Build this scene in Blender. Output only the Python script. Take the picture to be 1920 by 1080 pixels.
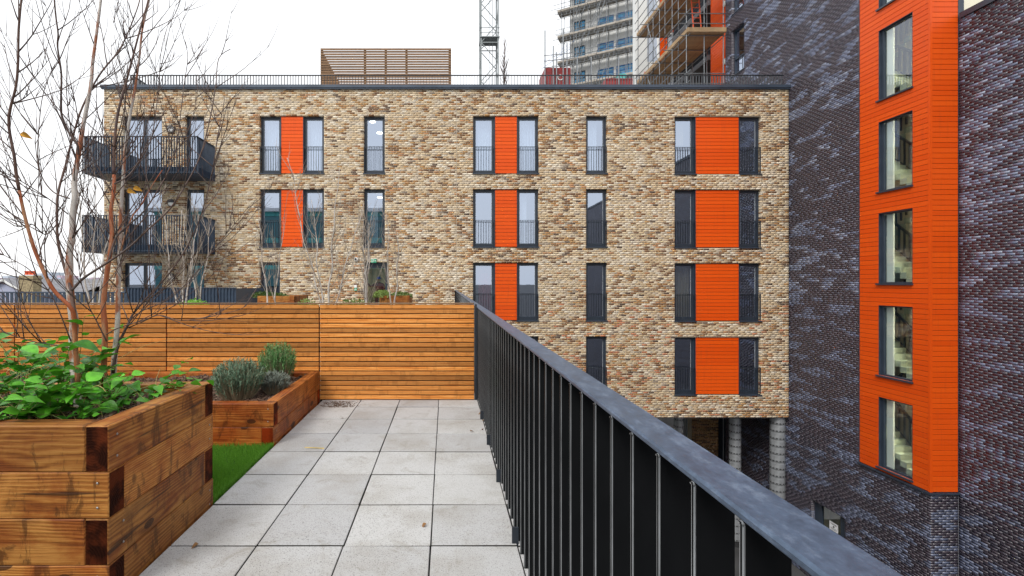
import bpy, bmesh, math, random
import numpy as np
from mathutils import Vector, Matrix, Quaternion

for o in list(bpy.data.objects):
    bpy.data.objects.remove(o, do_unlink=True)
scene = bpy.context.scene
COL = scene.collection
R = math.radians
rnd = random.Random(7)

# ------------------------------------------------------------------ camera
F = 878.0                 # focal length in photo pixels (1920 wide)
VX, VY = 835.0, 530.0     # vanishing point of the terrace direction in the photo
EYE = 1.37
cam = bpy.data.cameras.new("camera")
cam.sensor_width = 36.0
cam.lens = 36.0 * F / 1920.0
cam.shift_x = (960 - VX) / 1920.0
cam.shift_y = -(540 - VY) / 1920.0
cam.clip_start = 0.02
cam.clip_end = 6000
camo = bpy.data.objects.new("camera", cam)
COL.objects.link(camo)
camo.location = (0, 0, EYE)
camo.rotation_euler = (R(90), 0, 0)
scene.camera = camo

# ------------------------------------------------------------------ sky, sun, exposure
SUN_EL, SUN_AZ = R(48), R(212)      # azimuth measured from +Y clockwise: behind the camera, to the left
world = bpy.data.worlds.new("World")
scene.world = world
world.use_nodes = True
wn, wl_ = world.node_tree.nodes, world.node_tree.links
wn.clear()
wout = wn.new("ShaderNodeOutputWorld")
sky = wn.new("ShaderNodeTexSky")
sky.sky_type = 'NISHITA'
sky.sun_disc = False
sky.sun_elevation = SUN_EL
sky.sun_rotation = SUN_AZ
sky.air_density = 1.5
sky.dust_density = 4.0
bg1 = wn.new("ShaderNodeBackground"); bg1.inputs[1].default_value = 0.10
wl_.new(sky.outputs[0], bg1.inputs[0])
bg2 = wn.new("ShaderNodeBackground")            # even overcast cloud layer
bg2.inputs[0].default_value = (0.955, 0.965, 0.98, 1); bg2.inputs[1].default_value = 0.88
mixw = wn.new("ShaderNodeMixShader"); mixw.inputs[0].default_value = 0.9
wl_.new(bg1.outputs[0], mixw.inputs[1]); wl_.new(bg2.outputs[0], mixw.inputs[2])
wl_.new(mixw.outputs[0], wout.inputs[0])

sun = bpy.data.lights.new("sun", 'SUN')
sun.energy = 1.5
sun.angle = R(22)
sun.color = (1.0, 0.965, 0.91)
suno = bpy.data.objects.new("sun", sun)
COL.objects.link(suno)
sd = Vector((math.sin(SUN_AZ) * math.cos(SUN_EL), math.cos(SUN_AZ) * math.cos(SUN_EL), math.sin(SUN_EL)))
suno.rotation_euler = (-sd).to_track_quat('-Z', 'Y').to_euler()
suno.location = (0, -20, 40)

scene.view_settings.view_transform = 'Standard'
scene.view_settings.look = 'None'
scene.view_settings.gamma = 1.0
scene.view_settings.exposure = 0.72
scene.view_settings.use_curve_mapping = False
scene.render.engine = 'CYCLES'
scene.render.resolution_x, scene.render.resolution_y = 1024, 576
scene.cycles.max_bounces = 8
scene.cycles.transparent_max_bounces = 12


def P(px, py, Y):
    return Vector(((px - VX) / F * Y, Y, EYE + (VY - py) / F * Y))


# ------------------------------------------------------------------ materials
def new_mat(name):
    m = bpy.data.materials.new(name)
    m.use_nodes = True
    nt = m.node_tree
    b = nt.nodes["Principled BSDF"]
    return m, nt, b


def N(nt, typ, **kw):
    n = nt.nodes.new(typ)
    for k, v in kw.items():
        setattr(n, k, v)
    return n


def ramp(nt, src, stops):
    r = N(nt, "ShaderNodeValToRGB")
    el = r.color_ramp.elements
    while len(el) < len(stops):
        el.new(0.5)
    for e, (p, c) in zip(el, stops):
        e.position = p
        e.color = (*c, 1) if len(c) == 3 else c
    nt.links.new(src, r.inputs[0])
    return r.outputs[0]


def noise(nt, vec, scale, detail=4, rough=0.55, dist=0.0):
    n = N(nt, "ShaderNodeTexNoise")
    n.inputs["Scale"].default_value = scale
    n.inputs["Detail"].default_value = detail
    n.inputs["Roughness"].default_value = rough
    n.inputs["Distortion"].default_value = dist
    if vec is not None:
        nt.links.new(vec, n.inputs["Vector"])
    return n.outputs[0]


def mixc(nt, fac, a, b, mode='MIX'):
    m = N(nt, "ShaderNodeMix", data_type='RGBA', blend_type=mode)
    for sock, v in ((m.inputs[0], fac), (m.inputs[6], a), (m.inputs[7], b)):
        if isinstance(v, (int, float)):
            sock.default_value = v
        elif isinstance(v, tuple):
            sock.default_value = (*v, 1) if len(v) == 3 else v
        else:
            nt.links.new(v, sock)
    return m.outputs[2]


def math_n(nt, op, a, b=None, c=None):
    m = N(nt, "ShaderNodeMath", operation=op)
    for s, v in zip(m.inputs, (a, b, c)):
        if v is None:
            continue
        if isinstance(v, (int, float)):
            s.default_value = v
        else:
            nt.links.new(v, s)
    return m.outputs[0]


def mapping(nt, vec, scale=(1, 1, 1), loc=None):
    m = N(nt, "ShaderNodeMapping")
    m.inputs["Scale"].default_value = scale
    nt.links.new(vec, m.inputs["Vector"])
    if loc is not None:
        nt.links.new(loc, m.inputs["Location"])
    return m.outputs[0]


def bump(nt, b, h, strength=0.3, dist=0.01):
    n = N(nt, "ShaderNodeBump")
    n.inputs["Strength"].default_value = strength
    n.inputs["Distance"].default_value = dist
    nt.links.new(h, n.inputs["Height"])
    nt.links.new(n.outputs[0], b.inputs["Normal"])


def objcoord(nt):
    return N(nt, "ShaderNodeTexCoord").outputs["Object"]


def objrand(nt):
    return N(nt, "ShaderNodeObjectInfo").outputs["Random"]


def simple(name, col, rough=0.5, metal=0.0, var=0.0, vscale=6.0, bmp=0.0, spec=0.5):
    m, nt, b = new_mat(name)
    b.inputs["Roughness"].default_value = rough
    b.inputs["Metallic"].default_value = metal
    b.inputs["Specular IOR Level"].default_value = spec
    if var > 0:
        oc = objcoord(nt)
        nz = noise(nt, oc, vscale, 5)
        c = ramp(nt, nz, [(0.3, tuple(x * (1 - var) for x in col)), (0.7, tuple(min(1, x * (1 + var)) for x in col))])
        nt.links.new(c, b.inputs["Base Color"])
        rr = math_n(nt, 'MULTIPLY_ADD', nz, 0.3, rough - 0.15)
        nt.links.new(rr, b.inputs["Roughness"])
        if bmp:
            bump(nt, b, noise(nt, oc, vscale * 8, 4), bmp, 0.005)
    else:
        b.inputs["Base Color"].default_value = (*col, 1)
    return m


M = {}
M['frame'] = simple('anthracite_window_metal', (0.030, 0.042, 0.062), 0.38, 0.0, 0.15, 3)
M['black_metal'] = simple('dark_powder_coat', (0.022, 0.028, 0.038), 0.42, 0.0, 0.2, 5)
M['fin_metal'] = simple('black_bar_paint', (0.0045, 0.005, 0.006), 0.5, 0.0, 0.2, 5, 0, 0.2)
M['edge_highlight'] = simple('bar_edge_highlight', (0.42, 0.44, 0.46), 0.33, 0.85, 0.25, 9)  # paler bar edge: bright sky highlight put into the colour
M['navy_metal'] = simple('navy_powder_coat', (0.028, 0.045, 0.075), 0.42, 0.0, 0.2, 4)
M['cap_metal'] = simple('blue_grey_capping', (0.045, 0.062, 0.09), 0.4, 0.2, 0.2, 1.5)
M['concrete_grey'] = simple('grey_render', (0.34, 0.34, 0.33), 0.85, 0, 0.12, 1.2, 0.2)
M['white_render'] = simple('white_render', (0.72, 0.73, 0.72), 0.8, 0, 0.06, 0.8)
M['paint'] = simple('interior_paint', (0.26, 0.25, 0.23), 0.8, 0, 0.05, 1)
M['cream_paint'] = simple('cream_stair_paint', (0.78, 0.74, 0.58), 0.7, 0, 0.05, 1)
M['stair'] = simple('green_grey_stair', (0.40, 0.43, 0.35), 0.6, 0, 0.2, 3)
M['white'] = simple('white_plastic', (0.8, 0.8, 0.78), 0.4)
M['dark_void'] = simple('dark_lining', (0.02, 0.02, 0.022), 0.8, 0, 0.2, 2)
M['galv'] = simple('galvanised_tube', (0.24, 0.255, 0.27), 0.5, 0.7, 0.25, 3)
M['galv_light'] = simple('galvanised_duct', (0.46, 0.48, 0.50), 0.42, 0.6, 0.2, 6)
M['crane'] = simple('crane_steel', (0.22, 0.245, 0.25), 0.5, 0.2, 0.2, 1)
M['scaf_board'] = simple('scaffold_board', (0.33, 0.22, 0.12), 0.8, 0, 0.3, 2)
M['scaf_board_grey'] = simple('weathered_scaffold_board', (0.33, 0.30, 0.26), 0.8, 0, 0.3, 2)
M['red_paint'] = simple('red_steel', (0.26, 0.03, 0.03), 0.5, 0, 0.25, 2)
M['teal'] = simple('teal_sheet', (0.10, 0.45, 0.42), 0.6, 0, 0.2, 1)
M['blue_sheet'] = simple('blue_sheet', (0.06, 0.16, 0.42), 0.6, 0, 0.2, 1)
M['slate'] = simple('slate_roof', (0.20, 0.20, 0.215), 0.7, 0, 0.35, 2.5, 0.3)
M['lilac_wall'] = simple('lilac_boarding', (0.34, 0.36, 0.47), 0.8, 0, 0.1, 3)
M['stock_brick'] = simple('old_stock_brick', (0.30, 0.24, 0.14), 0.9, 0, 0.5, 6, 0.3)
M['terracotta'] = simple('terracotta', (0.60, 0.09, 0.03), 0.7, 0, 0.15, 3)
M['tower_hazed'] = simple('far_tower_painted_haze', (0.50, 0.56, 0.64), 0.7, 0, 0.1, 0.05)  # pale blue-grey: distance haze put into the colour
M['tower_rose_hazed'] = simple('far_tower_rose_painted_haze', (0.52, 0.42, 0.50), 0.7, 0, 0.1, 0.05)  # rose towers, likewise paled for haze in their colour
M['asphalt'] = simple('asphalt', (0.05, 0.05, 0.052), 0.9, 0, 0.25, 0.6, 0.2)
M['screw'] = simple('zinc_screw', (0.34, 0.33, 0.32), 0.45, 0.7)
M['paper'] = simple('white_paper', (0.82, 0.83, 0.85), 0.6)
M['ink'] = simple('black_ink', (0.03, 0.03, 0.035), 0.6)
M['sign_green'] = simple('sign_green', (0.02, 0.30, 0.16), 0.5)
M['stem_yellow'] = simple('dry_stem', (0.50, 0.38, 0.14), 0.7, 0, 0.35, 9)
M['stem_green'] = simple('green_stem', (0.16, 0.20, 0.05), 0.6, 0, 0.3, 9)
M['twig'] = simple('dark_twig_bark', (0.085, 0.050, 0.040), 0.6, 0, 0.45, 5)
M['pale_twig'] = simple('pale_twig_bark', (0.30, 0.25, 0.20), 0.7, 0, 0.4, 5)
M['dead_leaf'] = simple('dead_leaf', (0.20, 0.10, 0.035), 0.8, 0, 0.4, 30)
M['orange_leaf'] = simple('orange_leaf', (0.62, 0.30, 0.02), 0.6, 0, 0.3, 30)
M['lav_stem'] = simple('lavender_stem', (0.36, 0.29, 0.19), 0.8, 0, 0.3, 9)
M['skin'] = simple('skin', (0.30, 0.16, 0.10), 0.6)
M['blue_cap'] = simple('blue_cap', (0.02, 0.03, 0.36), 0.7)
M['jacket'] = simple('burgundy_jacket', (0.12, 0.03, 0.035), 0.8, 0, 0.2, 9)
M['trousers'] = simple('dark_trousers', (0.05, 0.05, 0.06), 0.8)
M['soffit'] = simple('soffit_panel', (0.10, 0.10, 0.11), 0.7)
M['sky_paint_pane'] = simple('pane_with_painted_sky', (0.50, 0.56, 0.66), 0.1, 0, 0.2, 0.6)  # opaque pane with the sky's reflection put into its colour
M['mastic'] = simple('mastic_joint', (0.42, 0.36, 0.28), 0.8)


def emis(name, col, s):
    m, nt, b = new_mat(name)
    b.inputs["Base Color"].default_value = (0.8, 0.8, 0.8, 1)
    b.inputs["Emission Color"].default_value = (*col, 1)
    b.inputs["Emission Strength"].default_value = s
    return m


M['lamp'] = emis('lit_ceiling_lamp', (1.0, 0.93, 0.78), 6.0)
M['stair_fill'] = emis('added_stair_fill', (1.0, 0.93, 0.72), 110.0)  # glow added to brighten the stairwell, no lamp known there
M['lamp_hall_or_fill'] = emis('hall_lamp_or_fill', (1.0, 0.88, 0.55), 60.0)  # serves the hall lamp and the disc added behind the low window


def glass(name, base, tint, refl_tint=(0.86, 0.91, 1.0)):
    """coated glazing: sky mirrored over a dim tinted view inside"""
    m = bpy.data.materials.new(name)
    m.use_nodes = True
    nt = m.node_tree
    nt.nodes.clear()
    out = N(nt, "ShaderNodeOutputMaterial")
    tr = N(nt, "ShaderNodeBsdfTransparent"); tr.inputs[0].default_value = (*tint, 1)
    gl = N(nt, "ShaderNodeBsdfGlossy"); gl.inputs["Roughness"].default_value = 0.012
    gl.inputs[0].default_value = (*refl_tint, 1)
    oc = objcoord(nt)
    bn = N(nt, "ShaderNodeBump"); bn.inputs["Strength"].default_value = 0.012; bn.inputs["Distance"].default_value = 0.02
    nt.links.new(noise(nt, oc, 1.3, 2), bn.inputs["Height"])
    nt.links.new(bn.outputs[0], gl.inputs["Normal"])
    geo = N(nt, "ShaderNodeNewGeometry")
    dp = N(nt, "ShaderNodeVectorMath", operation='DOT_PRODUCT')
    nt.links.new(geo.outputs["Normal"], dp.inputs[0]); nt.links.new(geo.outputs["Incoming"], dp.inputs[1])
    sch = math_n(nt, 'POWER', math_n(nt, 'SUBTRACT', 1.0, math_n(nt, 'ABSOLUTE', dp.outputs["Value"])), 5.0)
    fac = math_n(nt, 'MULTIPLY_ADD', sch, 1.0 - base, base)
    mx = N(nt, "ShaderNodeMixShader")
    nt.links.new(fac, mx.inputs[0])
    nt.links.new(tr.outputs[0], mx.inputs[1])
    nt.links.new(gl.outputs[0], mx.inputs[2])
    nt.links.new(mx.outputs[0], out.inputs[0])
    return m


M['glass'] = glass('coated_window_glass', 0.50, (0.62, 0.70, 0.78), (0.72, 0.82, 1.0))
M['glass_clear'] = glass('clear_window_glass', 0.18, (0.86, 0.93, 0.89))
M['glass_blue'] = simple('blue_film_glass', (0.10, 0.36, 0.62), 0.15, 0, 0.5, 1.5)
M['glass_teal'] = glass('teal_curtain_glass', 0.25, (0.10, 0.40, 0.42), (0.6, 0.95, 1.0))


def brick_mat(name, rough_lo, rough_hi, smudge, spec=0.4):
    m, nt, b = new_mat(name)
    at = N(nt, "ShaderNodeAttribute", attribute_name="Col")
    geo = N(nt, "ShaderNodeNewGeometry")
    nz = noise(nt, geo.outputs["Position"], 9, 4, 0.7)
    nz2 = noise(nt, geo.outputs["Position"], 60, 3, 0.6)
    c = mixc(nt, math_n(nt, 'MULTIPLY', ramp(nt, nz, [(0.50, (0, 0, 0)), (0.66, (1, 1, 1))]), smudge), at.outputs[0], (0.10, 0.055, 0.03))
    c = mixc(nt, 0.35, c, ramp(nt, nz2, [(0.3, (0.55, 0.55, 0.55)), (0.7, (1.0, 1.0, 1.0))]), 'MULTIPLY')
    nt.links.new(c, b.inputs["Base Color"])
    rr = N(nt, "ShaderNodeMapRange")
    rr.inputs[3].default_value = rough_lo
    rr.inputs[4].default_value = rough_hi
    nt.links.new(noise(nt, geo.outputs["Position"], 3.5, 2), rr.inputs[0])
    nt.links.new(rr.outputs[0], b.inputs["Roughness"])
    b.inputs["Specular IOR Level"].default_value = spec
    bump(nt, b, nz2, 0.35, 0.004)
    return m


M['buff_brick'] = brick_mat('buff_brick', 0.75, 0.95, 0.55)
M['dark_brick'] = brick_mat('blue_black_brick', 0.25, 0.42, 0.0, 0.6)
M['buff_mortar'] = simple('buff_mortar', (0.62, 0.525, 0.39), 0.95, 0, 0.12, 2.0)
M['dark_mortar'] = simple('pale_grey_mortar', (0.29, 0.29, 0.325), 0.95, 0, 0.12, 2.0)


def orange_mat():
    m, nt, b = new_mat('orange_cladding')
    oc = objcoord(nt)
    rd = objrand(nt)
    c = mixc(nt, rd, (0.70, 0.076, 0.003), (0.78, 0.098, 0.005))
    nz = noise(nt, mapping(nt, oc, (1, 1, 6)), 5, 4)
    c = mixc(nt, math_n(nt, 'MULTIPLY', nz, 0.2), c, (0.62, 0.062, 0.004))
    wp = N(nt, "ShaderNodeNewGeometry").outputs["Position"]
    run = noise(nt, mapping(nt, wp, (9, 9, 0.5)), 1.5, 5, 0.7)
    c = mixc(nt, math_n(nt, 'MULTIPLY', ramp(nt, run, [(0.52, (0, 0, 0)), (0.72, (1, 1, 1))]), 0.28), c, (0.42, 0.055, 0.012))
    nt.links.new(c, b.inputs["Base Color"])
    b.inputs["Roughness"].default_value = 0.45
    b.inputs["Specular IOR Level"].default_value = 0.22
    bump(nt, b, noise(nt, mapping(nt, oc, (4, 4, 60)), 8, 3), 0.06, 0.004)
    return m


M['orange'] = orange_mat()


def timber(name, light, mid, dark, ringf, endcol, knots=True, gloss=0.55, patch=0.5, grain_bump=0.35, rv=(0.75, 1.15), warp_amt=0.06, ring_amt=0.38):
    """solid timber: grain runs along local X"""
    m, nt, b = new_mat(name)
    oc = objcoord(nt)
    rd = objrand(nt)
    comb = N(nt, "ShaderNodeCombineXYZ")
    nt.links.new(math_n(nt, 'MULTIPLY', rd, 37.0), comb.inputs[0])
    nt.links.new(math_n(nt, 'MULTIPLY', rd, 11.3), comb.inputs[1])
    nt.links.new(math_n(nt, 'MULTIPLY', rd, 23.7), comb.inputs[2])
    va = N(nt, "ShaderNodeVectorMath", operation='ADD')
    nt.links.new(oc, va.inputs[0]); nt.links.new(comb.outputs[0], va.inputs[1])
    p = va.outputs[0]
    warp = noise(nt, mapping(nt, p, (1.1, 4.5, 4.5)), 1.5, 3, 0.5)
    # growth rings
    sx = N(nt, "ShaderNodeSeparateXYZ"); nt.links.new(oc, sx.inputs[0])
    cy = math_n(nt, 'ADD', sx.outputs[1], math_n(nt, 'MULTIPLY_ADD', rd, 0.16, -0.10))
    cz = math_n(nt, 'ADD', sx.outputs[2], math_n(nt, 'MULTIPLY_ADD', rd, -0.12, 0.10))
    r2 = math_n(nt, 'SQRT', math_n(nt, 'ADD', math_n(nt, 'MULTIPLY', cy, cy), math_n(nt, 'MULTIPLY', cz, cz)))
    rr = math_n(nt, 'ADD', r2, math_n(nt, 'MULTIPLY', warp, warp_amt))
    ring = math_n(nt, 'MULTIPLY_ADD', math_n(nt, 'SINE', math_n(nt, 'MULTIPLY', rr, ringf)), 0.5, 0.5)
    fine = noise(nt, mapping(nt, p, (2.0, 75, 75)), 2.2, 5, 0.7)
    g = math_n(nt, 'ADD', math_n(nt, 'MULTIPLY', ring, ring_amt), math_n(nt, 'MULTIPLY', fine, 1.25 - ring_amt))
    c = ramp(nt, g, [(0.25, dark), (0.55, mid), (0.85, light)])
    big = noise(nt, mapping(nt, p, (7.5, 2.4, 2.4)), 1.3, 7, 0.72, 0.6)
    c = mixc(nt, math_n(nt, 'MULTIPLY', ramp(nt, big, [(0.53, (0, 0, 0)), (0.60, (1, 1, 1))]), patch), c, tuple(x * 0.33 for x in mid))
    if knots:
        drift = noise(nt, mapping(nt, p, (2.6, 1.2, 3.0)), 1.4, 5, 0.6, 0.4)
        c = mixc(nt, math_n(nt, 'MULTIPLY', ramp(nt, drift, [(0.47, (0, 0, 0)), (0.62, (1, 1, 1))]), 0.75), c, mixc(nt, 1.0, c, (0.62, 0.34, 0.16), 'MULTIPLY'))
        c = mixc(nt, math_n(nt, 'MULTIPLY', ramp(nt, drift, [(0.30, (1, 1, 1)), (0.44, (0, 0, 0))]), 0.5), c, tuple(min(1, x * 1.25) for x in light))
        crack = noise(nt, mapping(nt, p, (1.6, 22, 22)), 1.0, 2, 0.5)
        c = mixc(nt, math_n(nt, 'MULTIPLY', ramp(nt, crack, [(0.66, (0, 0, 0)), (0.70, (1, 1, 1))]), 0.8), c, tuple(x * 0.3 for x in dark))
        vo = N(nt, "ShaderNodeTexVoronoi", feature='F1')
        vo.inputs["Scale"].default_value = 1.0
        nt.links.new(mapping(nt, p, (3.3, 6.5, 6.5)), vo.inputs["Vector"])
        vcol = N(nt, "ShaderNodeSeparateColor"); nt.links.new(vo.outputs["Color"], vcol.inputs[0])
        size = math_n(nt, 'MULTIPLY_ADD', vcol.outputs[0], 0.22, 0.0)
        kn = math_n(nt, 'LESS_THAN', vo.outputs["Distance"], size)
        kr = N(nt, "ShaderNodeMapRange"); kr.inputs[1].default_value = 0.30; kr.inputs[2].default_value = 0.05
        nt.links.new(vo.outputs["Distance"], kr.inputs[0])
        c = mixc(nt, math_n(nt, 'MULTIPLY', kr.outputs[0], 0.55), c, dark)
        c = mixc(nt, math_n(nt, 'MULTIPLY', kn, 0.8), c, tuple(x * 0.35 for x in dark))
    # end grain drinks the stain: darker
    nrm = N(nt, "ShaderNodeVectorTransform", vector_type='NORMAL', convert_from='WORLD', convert_to='OBJECT')
    geo = N(nt, "ShaderNodeNewGeometry")
    nt.links.new(geo.outputs["Normal"], nrm.inputs[0])
    sn = N(nt, "ShaderNodeSeparateXYZ"); nt.links.new(nrm.outputs[0], sn.inputs[0])
    ax = math_n(nt, 'GREATER_THAN', math_n(nt, 'ABSOLUTE', sn.outputs[0]), 0.8)
    eb = noise(nt, mapping(nt, p, (1, 9, 9)), 1.0, 3, 0.6)
    endc = mixc(nt, ramp(nt, eb, [(0.42, (0, 0, 0)), (0.60, (1, 1, 1))]), mixc(nt, ring, endcol, tuple(x * 1.6 for x in endcol)), tuple(x * m_ for x, m_ in zip(endcol, (5.5, 4.0, 2.5))))
    c = mixc(nt, ax, c, endc)
    # board to board variation
    hv = N(nt, "ShaderNodeHueSaturation")
    vr = N(nt, "ShaderNodeMapRange"); vr.inputs[3].default_value = rv[0]; vr.inputs[4].default_value = rv[1]
    nt.links.new(rd, vr.inputs[0])
    nt.links.new(vr.outputs[0], hv.inputs["Value"])
    nt.links.new(c, hv.inputs["Color"])
    nt.links.new(hv.outputs[0], b.inputs["Base Color"])
    b.inputs["Roughness"].default_value = gloss
    nt.links.new(math_n(nt, 'MULTIPLY_ADD', ax, -0.28, 0.3), b.inputs["Specular IOR Level"])
    bump(nt, b, g, grain_bump, 0.003)
    return m


M['sleeper'] = timber('treated_sleeper', (0.45, 0.205, 0.048), (0.295, 0.105, 0.017), (0.075, 0.019, 0.004), 520, (0.016, 0.005, 0.003), True, 0.55, 0.8, 0.8, (0.7, 1.25), 0.05, 0.28)
M['sleeper_red'] = timber('red_treated_sleeper', (0.48, 0.17, 0.034), (0.32, 0.082, 0.011), (0.085, 0.017, 0.003), 520, (0.05, 0.009, 0.003), True, 0.5, 0.7, 0.7, (0.75, 1.2), 0.05, 0.28)
M['cedar'] = timber('cedar_slat', (0.72, 0.345, 0.10), (0.58, 0.20, 0.036), (0.24, 0.062, 0.010), 700, (0.16, 0.06, 0.02), False, 0.5, 0.3, 0.25, (0.58, 1.25), 0.02, 0.25)
M['screen_wood'] = timber('weathered_screen_slat', (0.27, 0.165, 0.09), (0.19, 0.105, 0.055), (0.09, 0.05, 0.027), 300, (0.1, 0.06, 0.03), False, 0.7, 0.3, 0.2)


def paver_mat():
    m, nt, b = new_mat('textured_concrete_paver')
    geo = N(nt, "ShaderNodeNewGeometry")
    p = geo.outputs["Position"]
    rd = objrand(nt)
    base = mixc(nt, rd, (0.375, 0.378, 0.385), (0.47, 0.47, 0.465))
    st = noise(nt, p, 1.7, 5, 0.65)
    c = mixc(nt, math_n(nt, 'MULTIPLY', ramp(nt, st, [(0.45, (0, 0, 0)), (0.72, (1, 1, 1))]), 0.65), base, (0.26, 0.235, 0.195))
    sp = noise(nt, p, 150, 3, 0.7)
    c = mixc(nt, math_n(nt, 'MULTIPLY', ramp(nt, sp, [(0.56, (0, 0, 0)), (0.64, (1, 1, 1))]), 0.8), c, (0.11, 0.105, 0.10))
    c = mixc(nt, math_n(nt, 'MULTIPLY', ramp(nt, sp, [(0.30, (1, 1, 1)), (0.42, (0, 0, 0))]), 0.5), c, (0.52, 0.52, 0.51))
    sp2 = noise(nt, p, 46, 4, 0.75)
    c = mixc(nt, math_n(nt, 'MULTIPLY', ramp(nt, sp2, [(0.55, (0, 0, 0)), (0.70, (1, 1, 1))]), 0.45), c, (0.20, 0.195, 0.185))
    st2 = noise(nt, p, 5.5, 6, 0.75, 0.8)
    c = mixc(nt, math_n(nt, 'MULTIPLY', ramp(nt, st2, [(0.55, (0, 0, 0)), (0.68, (1, 1, 1))]), 0.5), c, (0.22, 0.20, 0.16))
    nt.links.new(c, b.inputs["Base Color"])
    b.inputs["Roughness"].default_value = 0.85
    bump(nt, b, sp, 0.5, 0.003)
    return m


M['paver'] = paver_mat()


def rail_mat():
    m, nt, b = new_mat('worn_painted_handrail')
    oc = objcoord(nt)
    n1 = noise(nt, mapping(nt, oc, (3, 1.4, 3)), 11, 8, 0.75)
    n2 = noise(nt, oc, 70, 4, 0.7)
    c = ramp(nt, n1, [(0.3, (0.045, 0.068, 0.108)), (0.52, (0.078, 0.115, 0.18)), (0.72, (0.18, 0.23, 0.31))])
    c = mixc(nt, 0.3, c, ramp(nt, n2, [(0.4, (0.4, 0.4, 0.4)), (0.6, (1, 1, 1))]), 'MULTIPLY')
    nt.links.new(c, b.inputs["Base Color"])
    b.inputs["Metallic"].default_value = 0.25
    rr = math_n(nt, 'MULTIPLY_ADD', n1, 0.35, 0.22)
    nt.links.new(rr, b.inputs["Roughness"])
    bump(nt, b, n2, 0.08, 0.002)
    return m


M['handrail'] = rail_mat()


def leaf_mat(name, a, bcol, gloss=0.4, trans=0.25, ns=28):
    m, nt, b = new_mat(name)
    rd = objrand(nt)
    geo = N(nt, "ShaderNodeNewGeometry")
    nz = noise(nt, geo.outputs["Position"], ns, 2)
    f = math_n(nt, 'ADD', math_n(nt, 'MULTIPLY', rd, 0.75), math_n(nt, 'MULTIPLY_ADD', nz, 0.8, -0.25))
    c = ramp(nt, f, [(0.1, a), (0.65, bcol), (0.98, tuple(min(1, x * 1.7) for x in bcol))])
    nt.links.new(c, b.inputs["Base Color"])
    b.inputs["Roughness"].default_value = gloss
    out = nt.nodes["Material Output"]
    tl = N(nt, "ShaderNodeBsdfTranslucent"); nt.links.new(c, tl.inputs[0])
    mx = N(nt, "ShaderNodeMixShader"); mx.inputs[0].default_value = trans
    nt.links.new(b.outputs[0], mx.inputs[1]); nt.links.new(tl.outputs[0], mx.inputs[2])
    nt.links.new(mx.outputs[0], out.inputs[0])
    return m


M['leaf'] = leaf_mat('glossy_green_leaf', (0.024, 0.125, 0.012), (0.10, 0.36, 0.022))
M['far_leaf'] = leaf_mat('mixed_shrub_leaf', (0.05, 0.10, 0.02), (0.14, 0.20, 0.045))
M['grass'] = leaf_mat('artificial_grass', (0.028, 0.14, 0.008), (0.20, 0.46, 0.045), 0.55, 0.35, 210)
M['lav_leaf'] = leaf_mat('grey_green_needle', (0.085, 0.16, 0.095), (0.20, 0.29, 0.19), 0.7, 0.15)
M['lav_leaf_green'] = leaf_mat('green_needle', (0.055, 0.16, 0.04), (0.13, 0.30, 0.09), 0.7, 0.15)
M['lav_leaf_grey'] = leaf_mat('silver_needle', (0.10, 0.125, 0.10), (0.21, 0.24, 0.20), 0.8, 0.15)


def mulch_mat():
    m, nt, b = new_mat('bark_mulch')
    geo = N(nt, "ShaderNodeNewGeometry")
    nz = noise(nt, geo.outputs["Position"], 34, 4, 0.7)
    c = ramp(nt, nz, [(0.30, (0.028, 0.016, 0.011)), (0.52, (0.10, 0.055, 0.035)), (0.68, (0.23, 0.145, 0.095))])
    nt.links.new(c, b.inputs["Base Color"])
    b.inputs["Roughness"].default_value = 0.85
    return m


M['mulch'] = mulch_mat()


def birch_mat(name, white, red, thresh):
    m, nt, b = new_mat(name)
    geo = N(nt, "ShaderNodeNewGeometry")
    p = geo.outputs["Position"]
    n1 = noise(nt, mapping(nt, p, (9, 9, 2.2)), 1.6, 5, 0.7)
    n2 = noise(nt, mapping(nt, p, (30, 30, 170)), 1.0, 3, 0.6)
    c = mixc(nt, ramp(nt, n1, [(thresh, (0, 0, 0)), (thresh + 0.1, (1, 1, 1))]), white, red)
    c = mixc(nt, ramp(nt, n2, [(0.62, (0, 0, 0)), (0.72, (1, 1, 1))]), c, (0.07, 0.035, 0.025))
    nt.links.new(c, b.inputs["Base Color"])
    b.inputs["Roughness"].default_value = 0.6
    bump(nt, b, n1, 0.4, 0.004)
    return m


M['birch_white'] = birch_mat('white_peeling_birch_bark', (0.50, 0.46, 0.42), (0.32, 0.10, 0.035), 0.47)
M['birch_red'] = birch_mat('red_peeling_birch_bark', (0.42, 0.20, 0.10), (0.34, 0.085, 0.025), 0.40)
M['bark_upper'] = birch_mat('purple_brown_bark', (0.13, 0.07, 0.05), (0.075, 0.04, 0.035), 0.48)
M['birch_far'] = birch_mat('pale_birch_bark', (0.46, 0.42, 0.38), (0.26, 0.18, 0.13), 0.52)


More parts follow.
